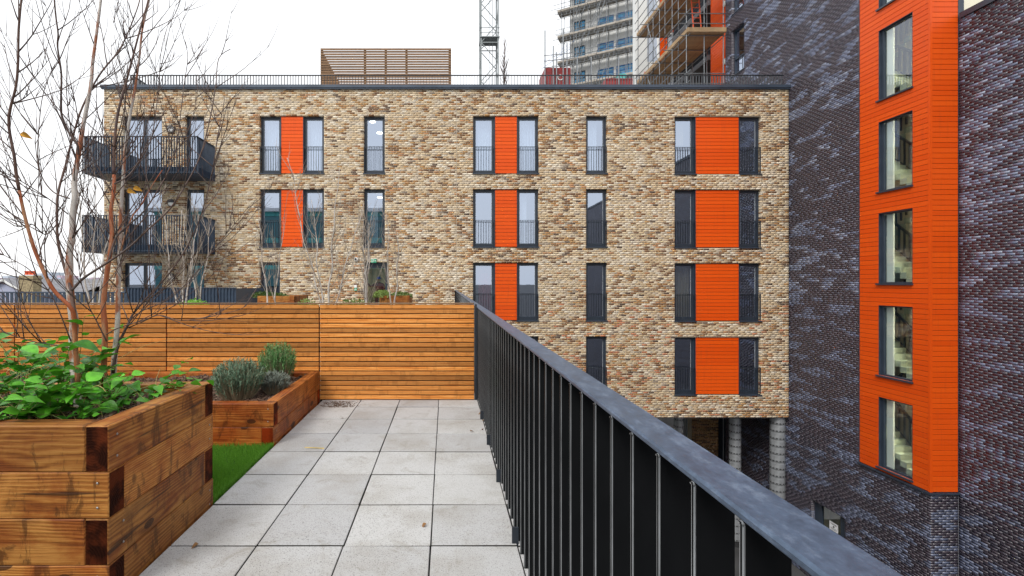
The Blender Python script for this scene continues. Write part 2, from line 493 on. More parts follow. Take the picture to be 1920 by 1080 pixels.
def render_brick_far(name, c1, c2, mortar, scale):
    m, nt, b = new_mat(name)
    geo = N(nt, "ShaderNodeNewGeometry")
    sx = N(nt, "ShaderNodeSeparateXYZ"); nt.links.new(geo.outputs["Position"], sx.inputs[0])
    cb = N(nt, "ShaderNodeCombineXYZ")
    nt.links.new(math_n(nt, 'ADD', sx.outputs[0], sx.outputs[1]), cb.inputs[0]); nt.links.new(sx.outputs[2], cb.inputs[1])
    br = N(nt, "ShaderNodeTexBrick")
    br.inputs["Color1"].default_value = (*c1, 1); br.inputs["Color2"].default_value = (*c2, 1); br.inputs["Mortar"].default_value = (*mortar, 1)
    br.inputs["Scale"].default_value = scale
    br.inputs["Mortar Size"].default_value = 0.01
    br.inputs["Brick Width"].default_value = 0.225; br.inputs["Row Height"].default_value = 0.075
    nt.links.new(cb.outputs[0], br.inputs["Vector"])
    nt.links.new(br.outputs["Color"], b.inputs["Base Color"])
    b.inputs["Roughness"].default_value = 0.6
    return m


M['dark_brick_far'] = render_brick_far('dark_brickwork_far', (0.045, 0.036, 0.046), (0.075, 0.08, 0.115), (0.16, 0.155, 0.16), 1.0)
M['buff_brick_far'] = render_brick_far('buff_brickwork_far', (0.50, 0.38, 0.24), (0.26, 0.15, 0.08), (0.5, 0.44, 0.35), 1.0)

# ------------------------------------------------------------------ mesh helpers
WLOC = {}


def tag(o, label=None, cat=None, group=None, kind=None):
    if label: o['label'] = label
    if cat: o['category'] = cat
    if group: o['group'] = group
    if kind: o['kind'] = kind
    return o


def empty(name, loc, label=None, cat=None, group=None, kind=None):
    o = bpy.data.objects.new(name, None)
    o.empty_display_size = 0.2
    COL.objects.link(o)
    o.location = loc
    WLOC[o.name] = Vector(loc)
    return tag(o, label, cat, group, kind)


def link(name, mesh, parent=None, loc=(0, 0, 0), rot=None, scale=None):
    """loc is in world space"""
    o = bpy.data.objects.new(name, mesh)
    COL.objects.link(o)
    loc = Vector(loc)
    WLOC[o.name] = loc.copy()
    if parent is not None:
        o.parent = parent
        o.location = loc - WLOC[parent.name]
    else:
        o.location = loc
    if rot is not None: o.rotation_euler = rot
    if scale is not None: o.scale = scale
    return o


class MB:
    def __init__(s):
        s.v, s.f = [], []

    def quad(s, a, b, c, d):
        n = len(s.v)
        s.v += [tuple(a), tuple(b), tuple(c), tuple(d)]
        s.f.append((n, n + 1, n + 2, n + 3))
        return s

    def box(s, x0, x1, y0, y1, z0, z1):
        n = len(s.v)
        s.v += [(x0, y0, z0), (x1, y0, z0), (x1, y1, z0), (x0, y1, z0), (x0, y0, z1), (x1, y0, z1), (x1, y1, z1), (x0, y1, z1)]
        s.f += [tuple(n + i for i in q) for q in ((3, 2, 1, 0), (4, 5, 6, 7), (0, 1, 5, 4), (1, 2, 6, 5), (2, 3, 7, 6), (3, 0, 4, 7))]
        return s

    def obox(s, o, u, v, w, du, dv, dw):
        """oriented box centred at o with half-extents du dv dw along unit u v w"""
        o, u, v, w = Vector(o), Vector(u) * du, Vector(v) * dv, Vector(w) * dw
        n = len(s.v)
        for sx, sy, sz in ((-1, -1, -1), (1, -1, -1), (1, 1, -1), (-1, 1, -1), (-1, -1, 1), (1, -1, 1), (1, 1, 1), (-1, 1, 1)):
            s.v.append(tuple(o + u * sx + v * sy + w * sz))
        s.f += [tuple(n + i for i in q) for q in ((3, 2, 1, 0), (4, 5, 6, 7), (0, 1, 5, 4), (1, 2, 6, 5), (2, 3, 7, 6), (3, 0, 4, 7))]
        return s

    def bar(s, a, b, wx, wy):
        a, b = Vector(a), Vector(b)
        d = (b - a)
        L = d.length
        if L < 1e-6: return s
        d /= L
        up = Vector((0, 0, 1)) if abs(d.z) < 0.9 else Vector((0, 1, 0))
        u = d.cross(up).normalized()
        v = d.cross(u)
        return s.obox((a + b) / 2, d, u, v, L / 2, wx / 2, wy / 2)

    def tube(s, pts, rad, seg=6, cap=True):
        pts = [Vector(p) for p in pts]
        k = len(pts)
        if not hasattr(rad, '__len__'): rad = [rad] * k
        n = len(s.v)
        ref = None
        for i, p in enumerate(pts):
            t = (pts[min(i + 1, k - 1)] - pts[max(i - 1, 0)])
            if t.length < 1e-9: t = Vector((0, 0, 1))
            t.normalize()
            if ref is None:
                ref = t.orthogonal().normalized()
            else:
                ref = (ref - t * ref.dot(t))
                ref = ref.normalized() if ref.length > 1e-6 else t.orthogonal().normalized()
            b = t.cross(ref)
            for j in range(seg):
                a = 2 * math.pi * j / seg
                s.v.append(tuple(p + (ref * math.cos(a) + b * math.sin(a)) * rad[i]))
        for i in range(k - 1):
            for j in range(seg):
                j2 = (j + 1) % seg
                s.f.append((n + i * seg + j, n + i * seg + j2, n + (i + 1) * seg + j2, n + (i + 1) * seg + j))
        if cap:
            s.f.append(tuple(n + j for j in reversed(range(seg))))
            s.f.append(tuple(n + (k - 1) * seg + j for j in range(seg)))
        return s

    def lathe(s, prof, c=(0, 0, 0), seg=20, axis='Z'):
        n = len(s.v)
        for (r, h) in prof:
            for j in range(seg):
                a = 2 * math.pi * j / seg
                x, y = r * math.cos(a), r * math.sin(a)
                q = (x, y, h) if axis == 'Z' else (x, h, y)
                s.v.append((c[0] + q[0], c[1] + q[1], c[2] + q[2]))
        for i in range(len(prof) - 1):
            for j in range(seg):
                j2 = (j + 1) % seg
                s.f.append((n + i * seg + j, n + i * seg + j2, n + (i + 1) * seg + j2, n + (i + 1) * seg + j))
        return s

    def mesh(s, name, mat, smooth=False):
        me = bpy.data.meshes.new(name)
        me.from_pydata(s.v, [], s.f)
        if mat is not None: me.materials.append(mat)
        if smooth:
            me.polygons.foreach_set("use_smooth", [True] * len(me.polygons))
        me.update()
        return me

    def build(s, name, mat, parent=None, loc=(0, 0, 0), smooth=False, rot=None):
        """vertices are relative to loc (loc in world space)"""
        return link(name, s.mesh(name, mat, smooth), parent, loc, rot)

    def build_w(s, name, mat, parent=None, smooth=False):
        """vertices given in world space; origin is moved to their base centre"""
        a = np.array(s.v)
        lo, hi = a.min(0), a.max(0)
        c = np.array(((lo[0] + hi[0]) / 2, (lo[1] + hi[1]) / 2, lo[2]))
        s.v = [tuple(q) for q in (a - c)]
        return s.build(name, mat, parent, tuple(c), smooth)


def bevel_box_mesh(name, sx, sy, sz, bev, mat):
    """box centred on origin with chamfered edges"""
    bm = bmesh.new()
    bmesh.ops.create_cube(bm, size=1.0)
    bmesh.ops.scale(bm, vec=(sx, sy, sz), verts=bm.verts)
    bmesh.ops.bevel(bm, geom=list(bm.edges), offset=bev, segments=1, affect='EDGES', profile=0.5)
    me = bpy.data.meshes.new(name)
    bm.to_mesh(me); bm.free()
    me.materials.append(mat)
    return me


def in_any(u, z, ops):
    return any(a < u < b and c < z < d for a, b, c, d in ops)


def smooth_noise(seed, cell):
    rs = np.random.RandomState(seed)
    g = rs.rand(257, 257)

    def f(u, z):
        x, y = u / cell[0] + 500.3, z / cell[1] + 500.7
        i, j = int(math.floor(x)), int(math.floor(y))
        fx, fy = x - i, y - j
        fx, fy = fx * fx * (3 - 2 * fx), fy * fy * (3 - 2 * fy)
        a, b, c, d = g[i % 257, j % 257], g[(i + 1) % 257, j % 257], g[i % 257, (j + 1) % 257], g[(i + 1) % 257, (j + 1) % 257]
        return (a * (1 - fx) + b * fx) * (1 - fy) + (c * (1 - fx) + d * fx) * fy
    return f


BR_L, BR_H, JT = 0.215, 0.065, 0.010


def brick_layout(u0, u1, z0, z1, ops, seed, JT=JT):
    """running-bond bricks as (ua, ub, za, zb, deep) around the openings"""
    r = random.Random(seed)
    out = []
    BR_H, BR_L = 0.075 - JT, 0.225 - JT
    pitch = BR_H + JT
    nc = int(round((z1 - z0) / pitch))

    def lay(a, b, za, zb, deep_l, deep_r, off, deep_all):
        x = a
        first = True
        # start with a cut brick that keeps the bond
        nxt = off + math.ceil((a - off) / (BR_L + JT) + 1e-6) * (BR_L + JT)
        while x < b - 0.02:
            e = min(nxt - JT, b)
            if e - x > 0.025:
                last = e >= b - 0.06
                out.append((x, e if not last else b, za, zb, deep_all or (first and deep_l) or (last and deep_r)))
                first = False
                if last: break
            x = nxt
            nxt += BR_L + JT
    for c in range(nc):
        za = z0 + c * pitch + JT / 2
        zb = za + BR_H
        off = u0 + (0.0 if c % 2 == 0 else 0.1125) + r.choice((0, 0, 0.0, 0.056))
        rel = sorted([o for o in ops if o[2] < zb and o[3] > za])
        x = u0
        dl = False
        for o in rel:
            if o[0] > x + 0.01:
                lay(x, o[0], za, zb, dl, True, off, False)
            if o[2] > za + 0.014:
                lay(o[0], o[1], za, min(zb, o[2]), False, False, off, True)
            if o[3] < zb - 0.014:
                lay(o[0], o[1], max(za, o[3]), zb, False, False, off, True)
            x = max(x, o[1]); dl = True
        if x < u1 - 0.01:
            lay(x, u1, za, zb, dl, False, off, False)
    return out


def boxes_mesh(name, arr, cols, O, U, Nn, mat, back=0.014, deep=0.2, seed=1):
    """arr rows (ua,ub,za,zb,deep) -> one mesh of proud bricks with a colour attribute"""
    a = np.array([(q[0], q[1], q[2], q[3], 1.0 if q[4] else 0.0) for q in arr])
    n = len(a)
    rs = np.random.RandomState(seed)
    front = rs.uniform(-0.0015, 0.0025, n)
    bk = np.where(a[:, 4] > 0.5, -deep, -back)
    O, U, Nn = np.array(O, float), np.array(U, float), np.array(Nn, float)
    Z = np.array((0, 0, 1.0))
    V = np.zeros((n, 8, 3))
    for k, (ui, zi, d) in enumerate(((0, 2, 'f'), (1, 2, 'f'), (1, 3, 'f'), (0, 3, 'f'), (0, 2, 'b'), (1, 2, 'b'), (1, 3, 'b'), (0, 3, 'b'))):
        dd = front if d == 'f' else bk
        V[:, k, :] = O + a[:, ui:ui + 1] * U + a[:, zi:zi + 1] * Z + dd[:, None] * Nn
    quads = np.array(((0, 1, 2, 3), (1, 5, 6, 2), (4, 0, 3, 7), (3, 2, 6, 7), (4, 5, 1, 0)))
    Fa = (np.arange(n)[:, None, None] * 8 + quads[None]).reshape(-1, 4)
    me = bpy.data.meshes.new(name)
    me.vertices.add(n * 8)
    me.vertices.foreach_set("co", V.reshape(-1).astype(np.float32))
    me.loops.add(len(Fa) * 4)
    me.loops.foreach_set("vertex_index", Fa.reshape(-1).astype(np.int32))
    me.polygons.add(len(Fa))
    me.polygons.foreach_set("loop_start", np.arange(0, len(Fa) * 4, 4, dtype=np.int32))
    me.polygons.foreach_set("loop_total", np.full(len(Fa), 4, dtype=np.int32))
    me.update(calc_edges=True)
    at = me.attributes.new("Col", 'FLOAT_COLOR', 'POINT')
    cc = np.ones((n, 8, 4))
    cc[:, :, :3] = np.array(cols)[:, None, :]
    at.data.foreach_set("color", cc.reshape(-1).astype(np.float32))
    me.materials.append(mat)
    me.validate()
    return me


def single_brick_meshes(name, cols, U, Nn, mat, jt=JT):
    res = []
    for c in cols:
        res.append(boxes_mesh(name, [(0, 0.225 - jt, 0, 0.075 - jt, False)], [c], (0, 0, 0), U, Nn, mat, seed=3))
    return res


def wall_panel(mb, O, U, Nn, u0, u1, z0, z1, ops, d=-0.006, reveal=0.24, skip=None):
    real = list(ops)
    if skip: ops = real + [skip]
    O, U, Nn = Vector(O), Vector(U), Vector(Nn)
    Z = Vector((0, 0, 1))
    us = sorted(set([u0, u1] + [min(max(q, u0), u1) for o in ops for q in o[:2]]))
    zs = sorted(set([z0, z1] + [min(max(q, z0), z1) for o in ops for q in o[2:4]]))
    pt = lambda u, z, dd: O + U * u + Z * z + Nn * dd
    for i in range(len(us) - 1):
        for j in range(len(zs) - 1):
            if in_any((us[i] + us[i + 1]) / 2, (zs[j] + zs[j + 1]) / 2, ops): continue
            mb.quad(pt(us[i], zs[j], d), pt(us[i + 1], zs[j], d), pt(us[i + 1], zs[j + 1], d), pt(us[i], zs[j + 1], d))
    e = 0.005
    for (a, b, c, f) in real:
        mb.quad(pt(a - e, c, d), pt(a - e, c, -reveal), pt(a - e, f, -reveal), pt(a - e, f, d))
        mb.quad(pt(b + e, c, d), pt(b + e, c, -reveal), pt(b + e, f, -reveal), pt(b + e, f, d))
        mb.quad(pt(a, c - e, d), pt(b, c - e, d), pt(b, c - e, -reveal), pt(a, c - e, -reveal))
        mb.quad(pt(a, f + e, d), pt(b, f + e, d), pt(b, f + e, -reveal), pt(a, f + e, -reveal))


weather = smooth_noise(90, (3.2, 1.9))


def brickwork(parent, O, U, Nn, u0, u1, z0, z1, ops, colours, pick, mat, seed, n_single=0, key=None, ok=None, jt=JT):
    lay = brick_layout(u0, u1, z0, z1, ops, seed, jt)
    r = random.Random(seed + 5)
    idx = [pick((q[0] + q[1]) / 2, (q[2] + q[3]) / 2, r) for q in lay]
    single = set()
    if n_single:
        cand = [i for i, q in enumerate(lay) if abs(q[1] - q[0] - .225 + jt) < 1e-4 and abs(q[3] - q[2] - .075 + jt) < 1e-4 and not q[4]
                and (ok is None or ok(q[0], q[2]))]
        cand.sort(key=lambda i: key(lay[i][0], lay[i][2]))
        single = set(cand[:n_single])
        ms = single_brick_meshes('brick', colours, U, Nn, mat, jt)
        Ov, Uv = Vector(O), Vector(U)
        for i in sorted(single):
            q = lay[i]
            link('brick', ms[idx[i]], parent, Ov + Uv * q[0] + Vector((0, 0, q[2])))
    rest = [i for i in range(len(lay)) if i not in single]
    cols = []
    for i in rest:
        k = r.uniform(0.88, 1.10) * (0.93 + 0.14 * weather((lay[i][0] + lay[i][1]) / 2, lay[i][2]))
        cols.append(tuple(min(1, x * k) for x in colours[idx[i]]))
    Ov = Vector(O)
    me = boxes_mesh('brickwork', [lay[i] for i in rest], cols, (0, 0, 0), U, Nn, mat, seed=seed)
    o = link('brickwork', me, parent, Ov)
    o['kind'] = 'stuff'
    return o

# ================================================================== SETTING
D = 19.1                                  # distance of the brick facade
K = D / F
X1, X2 = 14.03, 14.83                     # dark brick walls on the right
Y_CORNER, Y_BAY, Y_END = 13.54, 15.85, 23.46
GROUND = -10.0
RX0, RX1 = 0.372, 0.452                   # terrace railing, inner and outer edge


def fx(px): return (px - VX) * K
def fz(py): return EYE + (VY - py) * K


g = MB()
g.quad((-2500, -2500, 0), (2500, -2500, 0), (2500, 2500, 0), (-2500, 2500, 0))
tag(g.build('ground', M['asphalt'], None, (0, 0, GROUND)), kind='structure')

# podium that carries the terrace
pod = MB()
pod.box(-30, 0.365, -6, 14.2, GROUND + 0.01, -0.075)
pod.box(-15.5, 0.365, 14.2, D - 0.02, GROUND + 0.01, -0.0751)
tag(pod.build_w('podium', M['concrete_grey']), kind='structure')

# terrace floor: pavers laid in a straight grid
PV = 0.4535
flo = MB()
flo.box(-9.0, 0.36, -1.2, 5.5, -0.07, -0.05)
floor_o = tag(flo.build_w('terrace_floor', M['dark_void']), kind='structure')
M['joint_dirt'] = simple('joint_dirt', (0.035, 0.032, 0.028), 0.95)
pmesh = []
for g_ in (0.006, 0.008, 0.007):
    me = bevel_box_mesh('paver', PV - g_, PV - g_ - .0045, 0.04, 0.003, M['paver'])
    me.materials.append(M['joint_dirt'])
    for pl in me.polygons:
        if abs(pl.normal.z) < 0.3: pl.material_index = 1
    pmesh.append(me)
Yj = F * EYE / 493.0
c0 = -0.077
for i in range(-2, 2):
    for j in range(-8, 8):
        cx = c0 + (i + 0.5) * PV
        cy = Yj + (j + 0.5) * PV
        if cy > 5.42: continue
        o = link('paver', rnd.choice(pmesh), floor_o, (cx + rnd.uniform(-.0015, .0015), cy + rnd.uniform(-.0015, .0015), -0.020 + rnd.uniform(-0.002, 0.002)))
        o.rotation_euler = (R(rnd.uniform(-.25, .25)), R(rnd.uniform(-.25, .25)), R(rnd.uniform(-.2, .2)))
for i in (-3,):
    for j in range(-8, 8):
        cx = c0 + (i + 0.5) * PV
        cy = Yj + (j + 0.5) * PV
        if cy > 5.42: continue
        o = link('paver', rnd.choice(pmesh), floor_o, (cx, cy, -0.020 + rnd.uniform(-0.002, 0.002)))
        o.rotation_euler = (R(rnd.uniform(-.2, .2)), R(rnd.uniform(-.2, .2)), 0)

# terrace beyond the fence (a pale paved court)
ct = MB()
ct.box(-15.4, 0.36, 5.52, D - 0.02, -0.07, -0.002)
tag(ct.build_w('courtyard_paving', M['concrete_grey']), kind='structure')

# ------------------------------------------------------------------ the brick apartment building
bld = empty('brick_apartment_building', (0, D, GROUND),
            'long buff brick apartment block with orange panels, balconies and dark window frames', 'building')
WZ0, WZ1 = fz(783), fz(166)
WX0, WX1 = fx(195), X1 - 0.02
ops = []
rows = [(217, 326), (354.5, 464), (492.5, 602), (631, 740)]
W = []     # windows: (x0, x1, top, bottom, type)
for r_, (t, b_) in enumerate(rows):
    if r_ < 2:
        ops.append((487, 607.5, t, b_))
        W += [(487, 526, t, b_, 'juliet'), (568, 607.5, t, b_, 'juliet')]
        ops.append((682, 721.5, t, b_)); W.append((682, 721.5, t, b_, 'juliet'))
    if r_ < 3:
        ops.append((230, 304, t, b_ + 2)); W.append((230, 304, t, b_ + 2, 'double'))
        ops.append((347, 383, t, b_ + 2)); W.append((347, 383, t, b_ + 2, 'door'))
    if r_ == 2:
        ops.append((487, 525, t - 1, 592)); W.append((487, 525, t - 1, 592, 'door'))
        ops.append((683, 727, t - 1, 592)); W.append((683, 727, t - 1, 592, 'entrance'))
    ops.append((887, 1010, t, b_)); W += [(887, 928, t, b_, 'juliet'), (970, 1010, t, b_, 'juliet')]
    ops.append((1099, 1138.5, t, b_)); W.append((1099, 1138.5, t, b_, 'juliet'))
    ops.append((1265, 1427, t + 1, b_ + 1)); W += [(1265, 1305, t + 1, b_ + 1, 'juliet'), (1387, 1427, t + 1, b_ + 1, 'juliet')]
OPS = [(fx(a), fx(b), fz(d), fz(c)) for a, b, c, d in ops]

BUFF = [(0.69, 0.57, 0.415), (0.63, 0.49, 0.32), (0.74, 0.655, 0.53), (0.56, 0.41, 0.25), (0.59, 0.49, 0.375),   # creams and tans
        (0.44, 0.24, 0.09), (0.38, 0.19, 0.07), (0.47, 0.23, 0.105),                                            # gold browns
        (0.23, 0.115, 0.05), (0.17, 0.085, 0.045), (0.10, 0.065, 0.05), (0.30, 0.24, 0.19),                    # dark headers
        (0.52, 0.20, 0.10)]                                                                                     # red
nb1, nb2, nb3 = smooth_noise(3, (1.6, 0.7)), smooth_noise(4, (0.5, 0.22)), smooth_noise(9, (5, 3))


def pick_buff(u, z, r):
    d = nb1(u, z) * 0.35 + nb2(u, z) * 0.30 + 0.35 * 0.5
    q = r.random()
    dark_p = min(0.6, max(0.12, 0.33 + (d - 0.5) * 1.5))
    if z < 0.5 and u > -9 and r.random() < 0.035 + 0.03 * (u > 3): return 12
    if q < dark_p:
        return r.choice((5, 5, 5, 6, 6, 6, 7, 7, 8, 8, 8, 9, 9, 10, 11))
    return r.choice((0, 0, 1, 1, 1, 2, 2, 3, 3, 3, 4, 4))


brickwork(bld, (0, D, 0), (1, 0, 0), (0, -1, 0), WX0, WX1, WZ0, WZ1, OPS, BUFF, pick_buff, M['buff_brick'], 11, jt=0.015,
          n_single=290, key=lambda u, z: abs(z - 2.6), ok=lambda u, z: fx(612) < u < fx(875) and z > 2.55 and not (fx(676) < u < fx(726)) and z < 5.9)
mw = MB()
wall_panel(mw, (0, D, 0), (1, 0, 0), (0, -1, 0), WX0, WX1, WZ0, WZ1, OPS)
mw.build_w('wall', M['buff_mortar'], bld)
# rest of the shell
sh = MB()
sh.box(WX0, WX0 + 0.25, D + 0.02, D + 12, WZ0, WZ1)
sh.box(WX0, WX1, D + 11.8, D + 12, WZ0, WZ1)
sh.build_w('side_wall', M['buff_brick_far'], bld)
sh = MB(); sh.box(WX0 + .26, X1 - 0.03, D + 0.26, D + 11.79, WZ1 - 0.45, WZ1 - 0.2)
sh.build_w('roof', M['concrete_grey'], bld)
sf = MB(); sf.box(WX0 + 0.02, WX1 - 0.02, D + 0.016, D + 11.9, WZ0 - 0.02, WZ0 + 0.25)
sf.build_w('soffit', M['soffit'], bld)
# interior: storey slabs, back wall and cross walls
itr = MB()
for zf in (fz(326) - .12, fz(464) - .12, fz(602) - .12, fz(740) - .12):
    itr.box(WX0 + .3, WX1 - .05, D + 0.30, D + 5, zf - 0.3, zf)
itr.box(WX0 + .3, WX1 - .05, D + 5.0, D + 5.2, WZ0 + .26, WZ1 - .5)
for px in (430, 630, 660, 800, 1050, 1080, 1190, 1230, 1345):
    itr.box(fx(px) - .06, fx(px) + .06, D + 0.30, D + 4.95, WZ0 + .27, WZ1 - .5)
itr.build_w('interior', M['paint'], bld)
# expansion joints
for px in (424, 856):
    j = MB(); j.box(fx(px) - .008, fx(px) + .008, D - 0.006, D + 0.004, WZ0 + .01, WZ1 - .02)
    j.build_w('movement_joint', M['mastic'], bld)
# capping
cp = MB()
cp.box(WX0 - 0.10, X1 - 0.012, D - 0.10, D + 0.42, WZ1 + 0.005, WZ1 + 0.125)
cp.box(WX0 - 0.07, X1 - 0.012, D - 0.07, D - 0.012, WZ1 - 0.045, WZ1 + 0.003)
cp.build_w('roof_capping', M['cap_metal'], bld)


def fin_run(mb, a, b, z0, z1, depth_dir, pitch=0.117, t=0.012, dep=0.062, top=True):
    a, b = Vector(a), Vector(b)
    L = (b - a).length
    d = (b - a).normalized()
    n = int(L / pitch)
    dd = Vector(depth_dir)
    for i in range(n + 1):
        p = a + d * (i * pitch)
        mb.obox((p.x + dd.x * dep / 2, p.y + dd.y * dep / 2, (z0 + z1) / 2), d, dd, (0, 0, 1), t / 2, dep / 2, (z1 - z0) / 2)
    if top:
        m = (a + b) / 2 + dd * dep / 2
        mb.obox((m.x, m.y, z1 + 0.012), d, dd, (0, 0, 1), L / 2 + .02, dep / 2 + 0.008, 0.011)
        mb.obox((m.x, m.y, z0 + 0.06), d, dd, (0, 0, 1), L / 2, 0.010, 0.015)


ZR = fz(163)
rr = MB()
fin_run(rr, (fx(240), D + 0.16, 0), (X1 - 0.08, D + 0.16, 0), ZR - 0.02, fz(138), (0, 1, 0))
fin_run(rr, (fx(240) + .02, D + 0.25, 0), (fx(240) + .02, D + 9.5, 0), ZR - 0.02, fz(138), (1, 0, 0))
rr.build_w('roof_railing', M['black_metal'], bld)

# ---- windows
mesh_cache = {}


def window_meshes(w, h, typ):
    key = (round(w, 2), round(h, 2), typ)
    if key in mesh_cache: return mesh_cache[key]
    f = MB()
    y0, y1 = 0.15, 0.23
    e = 0.055
    f.box(0.002, e, y0, y1, 0.03, h - 0.002); f.box(w - e, w - 0.002, y0, y1, 0.03, h - 0.002)
    f.box(e, w - e, y0, y1, h - e, h - 0.002); f.box(e, w - e, y0, y1, 0.03, 0.03 + e)
    leaves = [(e + .004, w / 2 - 0.004), (w / 2 + 0.004, w - e - .004)] if typ == 'double' else [(e + .004, w - e - .004)]
    panes = []
    c = 0.058
    top_ex = 0.11 if typ == 'entrance' else 0.0
    for a, b in leaves:
        za, zb = 0.09, h - e - 0.006 - top_ex
        f.box(a, a + c, y0 + .02, y1 + .02, za, zb); f.box(b - c, b, y0 + .02, y1 + .02, za, zb)
        f.box(a + c, b - c, y0 + .02, y1 + .02, zb - c, zb); f.box(a + c, b - c, y0 + .02, y1 + .02, za, za + c + .03)
        panes.append((a + c - .004, b - c + .004, za + c + .02, zb - c + .004))
        if typ in ('door', 'double', 'entrance'):
            f.box(a + .01, a + .03, y0 - 0.03, y0 + .02, h * .43, h * .43 + .13)
    if top_ex:
        f.box(e, w - e, y0 + .01, y1, h - e - top_ex, h - e)
    fm = f.mesh('window', M['frame'])
    pm = MB()
    for (a, b, za, zb) in panes:
        pm.quad((a, 0.21, za), (b, 0.21, za), (b, 0.21, zb), (a, 0.21, zb))
    pmh = pm.mesh('pane', M['glass_clear'] if typ == 'entrance' else M['glass'])
    bd = MB()       # white glazing bead
    for (a, b, za, zb) in panes:
        q = 0.007
        bd.box(a, a + q, 0.195, 0.205, za, zb); bd.box(b - q, b, 0.195, 0.205, za, zb)
        bd.box(a + q, b - q, 0.195, 0.205, zb - q, zb); bd.box(a + q, b - q, 0.195, 0.205, za, za + q)
    bdm = bd.mesh('bead', M['white'])
    sm = MB(); sm.box(-0.02, w + 0.02, -0.045, 0.15, -0.015, 0.028)
    smm = sm.mesh('sill', M['frame'])
    rl = None
    if typ == 'juliet':
        q = MB()
        ht = 1.12
        q.box(0.012, w - 0.012, 0.012, 0.052, ht - .012, ht)
        q.box(0.012, w - 0.012, 0.026, 0.038, ht - .06, ht - .045)
        q.box(0.012, w - 0.012, 0.020, 0.044, 0.085, 0.10)
        nb = 8
        for i in range(nb + 1):
            x = 0.02 + (w - 0.04) * i / nb
            q.box(x - .006, x + .006, 0.022, 0.042, 0.10, ht - .012)
        for x in (0.0, w - 0.016):
            q.box(x, x + .016, 0.01, 0.07, 0.06, ht - .001)
        rl = q.mesh('railing', M['black_metal'])
    mesh_cache[key] = (fm, pmh, bdm, smm, rl)
    return mesh_cache[key]


for (a, b, t, bt, typ) in W:
    w, h = fx(b) - fx(a), fz(t) - fz(bt)
    fm, pm, bdm, sm, rl = window_meshes(w, h, typ)
    loc = (fx(a), D, fz(bt))
    wo = link('window', fm, bld, loc)
    link('pane', pm, wo, loc); link('bead', bdm, wo, loc); link('sill', sm, wo, loc)
    if rl: link('railing', rl, wo, loc)

def wavy(name, x0, x1, z0, z1, y, mat, parent):
    q = MB(); n = 28
    for i in range(n):
        a, b = x0 + (x1 - x0) * i / n, x0 + (x1 - x0) * (i + 1) / n
        ya, yb = y + .03 * math.sin(i * 1.3), y + .03 * math.sin((i + 1) * 1.3)
        q.quad((a, ya, z0), (b, yb, z0), (b, yb, z1), (a, ya, z1))
    return q.build_w(name, mat, parent, True)


M['curtain_white'] = simple('white_net_curtain', (0.78, 0.79, 0.80), 0.9)
M['curtain_red'] = simple('crimson_curtain', (0.40, 0.012, 0.05), 0.9, 0, .3, 3)
M['blind_beige'] = simple('beige_blind', (0.42, 0.34, 0.21), 0.9, 0, .1, 3)
for (pa, pb, rw, mat, f0, f1) in ((893, 924, 0, 'curtain_white', 0, 1), (974, 1006, 0, 'curtain_white', 0, 1), (493, 522, 0, 'curtain_white', .0, 1), (1103, 1124, 0, 'curtain_white', 0, 1),
                                   (898, 922, 2, 'curtain_red', 0, 1), (1268, 1301, 2, 'blind_beige', 0, 1), (688, 706, 1, 'curtain_white', 0, .75), (974, 990, 1, 'curtain_white', 0, 1), (237, 262, 0, 'curtain_white', 0, 1),
                                   (574, 604, 0, 'curtain_white', 0, 1), (1390, 1400, 1, 'curtain_white', 0, 1), (1268, 1290, 0, 'blind_beige', .55, 1)):
    zt_, zb_ = fz(rows[rw][0] + 4), fz(rows[rw][1] - 3)
    wavy('curtain', fx(pa), fx(pb), zb_ + (zt_ - zb_) * f0, zb_ + (zt_ - zb_) * f1, D + .42, M[mat], bld)

# ---- orange panels between the windows, one board each
for (pa, pb, t, bt) in [(526, 568, *rows[0]), (526, 568, *rows[1])] + [(928, 970, *rw) for rw in rows] + [(1305, 1387, rw[0] + 1, rw[1] + 1) for rw in rows]:
    a, b, z1, z0 = fx(pa), fx(pb), fz(t) - .012, fz(bt) + .032
    fr = MB()
    fr.box(a + .012, b - .012, D + 0.085, D + 0.24, z0, z1)
    po = fr.build_w('cladding_panel', M['frame'], bld)
    fr = MB()
    fr.box(a - .004, a + .010, D + 0.04, D + 0.24, z0, z1); fr.box(b - .010, b + .004, D + 0.04, D + 0.24, z0, z1)
    fr.build_w('edge_trim', M['frame'], po)
    nb = int(round((z1 - z0) / 0.15)); ph = (z1 - z0) / nb
    bmh = bevel_box_mesh('board', b - a - .024, 0.024, ph - 0.012, 0.003, M['orange'])
    for i in range(nb):
        link('board', bmh, po, ((a + b) / 2, D + 0.062 + rnd.uniform(-.001, .001), z0 + (i + .5) * ph))

# ---- balconies
BYF = 17.65
BXL, BXR = fx(405) - 4.33, fx(405)
for (ftop, fbot) in ((255, 325.5), (403, 473)):
    zt = EYE + (VY - ftop) / F * BYF
    zb = EYE + (VY - fbot) / F * BYF
    fl = MB()
    fl.box(BXL + .03, BXR - .03, BYF + .075, D - 0.02, zb + 0.02, zb + 0.28)
    bo = fl.build_w('balcony', M['navy_metal'], bld)
    rl = MB()
    fin_run(rl, (BXL, BYF, 0), (BXR, BYF, 0), zb, zt - .02, (0, 1, 0), pitch=0.0985, t=0.014, dep=0.06)
    rl.build_w('front_railing', M['navy_metal'], bo)
    for xx, sg in ((BXL, 1), (BXR - .062, 1)):
        rl = MB()
        fin_run(rl, (xx, BYF + .09, 0), (xx, D - .06, 0), zb, zt - .02, (1, 0, 0), pitch=0.0985, t=0.014, dep=0.06)
        rl.build_w('side_railing', M['navy_metal'], bo)

